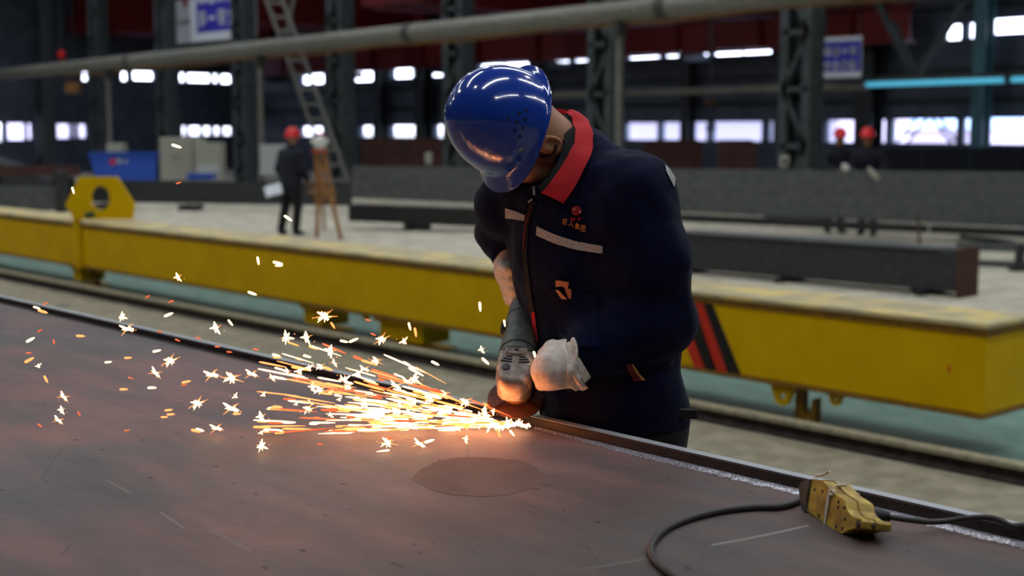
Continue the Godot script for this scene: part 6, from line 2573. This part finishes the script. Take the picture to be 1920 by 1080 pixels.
	# strays to the left of the fan
	var stray := [[484, 489, 1.4, 0], [521, 493, 0.2, 0], [523, 498, 0.0, 0], [900, 575, 1.5, 0], [946, 606, 1.4, 0], [321, 565, -0.4, 2], [277, 556, -0.5, 2], [316, 590, -0.4, 0], [335, 343, -0.3, 2], [331, 274, 0.3, 0], [540, 409, 0.6, 0], [137, 357, 1.3, 0], [1003, 667, 1.3, 0], [473, 550, 0.35, 0], [816, 681, 0.45, 0], [645, 640, 0.2, 0], [910, 677, 0.75, 0], [663, 638, -0.4, 0], [432, 605, 0.9, 0], [430, 660, 0.1, 2], [300, 622, 0.2, 2], [333, 638, 0.4, 2], [372, 634, 0.3, 2], [408, 650, 0.0, 2], [151, 630, 0.05, 1], [57, 637, -0.5, 0], [54, 662, 0.05, 2], [55, 675, -0.5, 1], [69, 577, 0.3, 0], [80, 584, 0.3, 1], [85, 569, -0.5, 2], [75, 620, -0.5, 2], [101, 641, 1.4, 2], [203, 679, -0.1, 0], [240, 671, -0.05, 1], [232, 730, 0.0, 1], [285, 727, 0.0, 0], [294, 658, -0.2, 0], [349, 716, -0.2, 1], [345, 722, -0.2, 2], [316, 769, -0.1, 1], [320, 777, -0.05, 1], [308, 782, 0.0, 1], [75, 798, 0.6, 2], [148, 776, 1.0, 2], [238, 807, -0.2, 2], [368, 808, 0.2, 1], [245, 709, 0.3, 2], [86, 711, 1.1, 1], [375, 806, 0.3, 0], [444, 776, 0.0, 1], [510, 765, -0.2, 0], [730, 822, -0.4, 2], [805, 827, -0.3, 0], [960, 812, 0.9, 0], [935, 812, 1.2, 1], [600, 833, 0.0, 2], [700, 627, 0.4, 2], [768, 612, 1.3, 0], [779, 623, 1.4, 1], [690, 600, 0.2, 2], [624, 610, 1.0, 1], [520, 670, 0.0, 1], [480, 655, 0.1, 2]]
	var sm := [hot, warm, dim]
	var lone := {"331,274": "lone bright spark before the tall off-white cabinet", "335,343": "lone dim spark before the long dark beam, under the cabinets", "540,409": "lone bright spark before the legs of the worker with the paper", "137,357": "lone bright spark at the left edge of the yellow lifting eye", "1003,667": "lone spark between the gear head and the glove on the side handle", "900,575": "upper one of two small upright sparks left of the grinder body", "946,606": "lower one of two small upright sparks left of the grinder body", "473,550": "lone long spark low on the yellow beam's face, above the floor strip", "484,489": "lone upright spark high before the yellow beam, left of a close pair", "521,493": "upper spark of a close pair high before the yellow beam", "523,498": "lower spark of a close pair high before the yellow beam", "816,681": "bright white spark rod right of the wide support, over the dark rail", "910,677": "slanted spark rod just under the thin burst beside the gear head"}
	for q in stray:
		var key := "%d,%d" % [q[0], q[1]]
		var lb: String = lone.get(key, "")
		var gp := ""
		if lb == "":
			var x: float = q[0]
			var y: float = q[1]
			var zone := "near the left picture edge" if x < 110 else "over the left part of the deck" if x < 360 and y > 640 else "over the deck, just left of the dense fan" if x < 520 and y > 590 else "under the dense fan, low over the deck" if y > 790 else "above the dense fan, before the yellow beam and its supports"
			lb = "%s stray spark %s" % [["bright short", "orange short", "dim red tiny"][q[3]], zone]
			gp = lb
		add_spark("spark_streak", rods[0], sm[q[3]], q[0], q[1], 3.0 + rg.randf_range(-0.05, 0.05), rg.randf_range(0.75, 1.15) if q[3] != 2 else 0.6, -q[2], lb, gp)
	# the white-hot root of the fan: past counting
	var m := MB.new()
	var mw := MB.new()
	for i in 260:
		var rad := 6.0 + 330.0 * pow(rg.randf(), 1.2)
		var an := deg_to_rad(rg.randfn(3.2, 3.4) + (6.0 if rad > 60 and rg.randf() < 0.35 else 0.0))
		var x := 990.0 - cos(an) * rad
		var y := 797.0 - sin(an) * rad
		var l := rg.randf_range(10.0, 46.0) * (0.5 + rad / 300.0)
		var d := spark_depth(x, y + 3.0, 3.0 + rg.randf_range(-0.08, 0.06))
		var tw := rg.randf_range(-0.08, 0.08)
		rod(m if i % 5 < 3 else mw, pix(x, y, d), pix(x - cos(an + tw) * l, y - sin(an + tw) * l, spark_depth(x - l, y + 3, d)), rg.randf_range(0.0010, 0.0026), 0.0010, 5)
	for i in 26:
		var x := 990.0 - i * 6.5
		var y := 797.0 - 0.03 * i * i + rg.randf_range(-3, 3) * (1.0 + i * 0.12)
		star(m, mw, pix(x, y, spark_depth(x, y + 6, 2.99)), 0.013 + 0.0006 * i, 8, rg, cb * Vector3(1, 0, 0), 0.9)
	var jet := solo("spark_jet", m, null, "white-hot root of the spark fan where the disc meets the deck rim", "sparks", pix(930, 790, 3.0))
	jet.set_meta("kind", "stuff")
	for i in mw.v.size():
		mw.v[i] -= jet.position
	(jet.mesh as ArrayMesh).surface_set_material(0, hot)
	(jet.mesh as ArrayMesh).add_surface_from_arrays(Mesh.PRIMITIVE_TRIANGLES, mw.mesh().surface_get_arrays(0))
	(jet.mesh as ArrayMesh).surface_set_material(1, warm)
	for q in [[966, 790, 0.0014], [930, 772, 0.006], [860, 760, 0.006], [770, 745, 0.005], [640, 730, 0.004], [430, 715, 0.002]]:
		var l := OmniLight3D.new()
		l.name = "spark_glow"
		l.light_color = Color(1.0, 0.52, 0.27)
		l.light_energy = q[2]
		l.light_size = 0.03
		l.omni_range = 60.0
		l.omni_attenuation = 2.0
		l.shadow_enabled = true
		l.position = pix(q[0], q[1], 2.96)
		add_child(l, true)
func add_spark(called: String, me: ArrayMesh, mat: Material, x: float, y: float, d: float, size: float, roll: float, label: String, group: String) -> void:
	var o := MeshInstance3D.new()
	o.name = numbered(called)
	o.mesh = me
	if mat:
		o.material_override = mat
	d = spark_depth(x, y + 10.0 * size, d)
	o.position = pix(x, y, d)
	o.basis = (cb * Basis(Vector3.BACK, roll)).scaled(Vector3.ONE * size) if called == "spark_streak" else Basis(cb.z, roll).scaled(Vector3.ONE * size)
	add_child(o, true)
	meta(o, label, "spark", group)
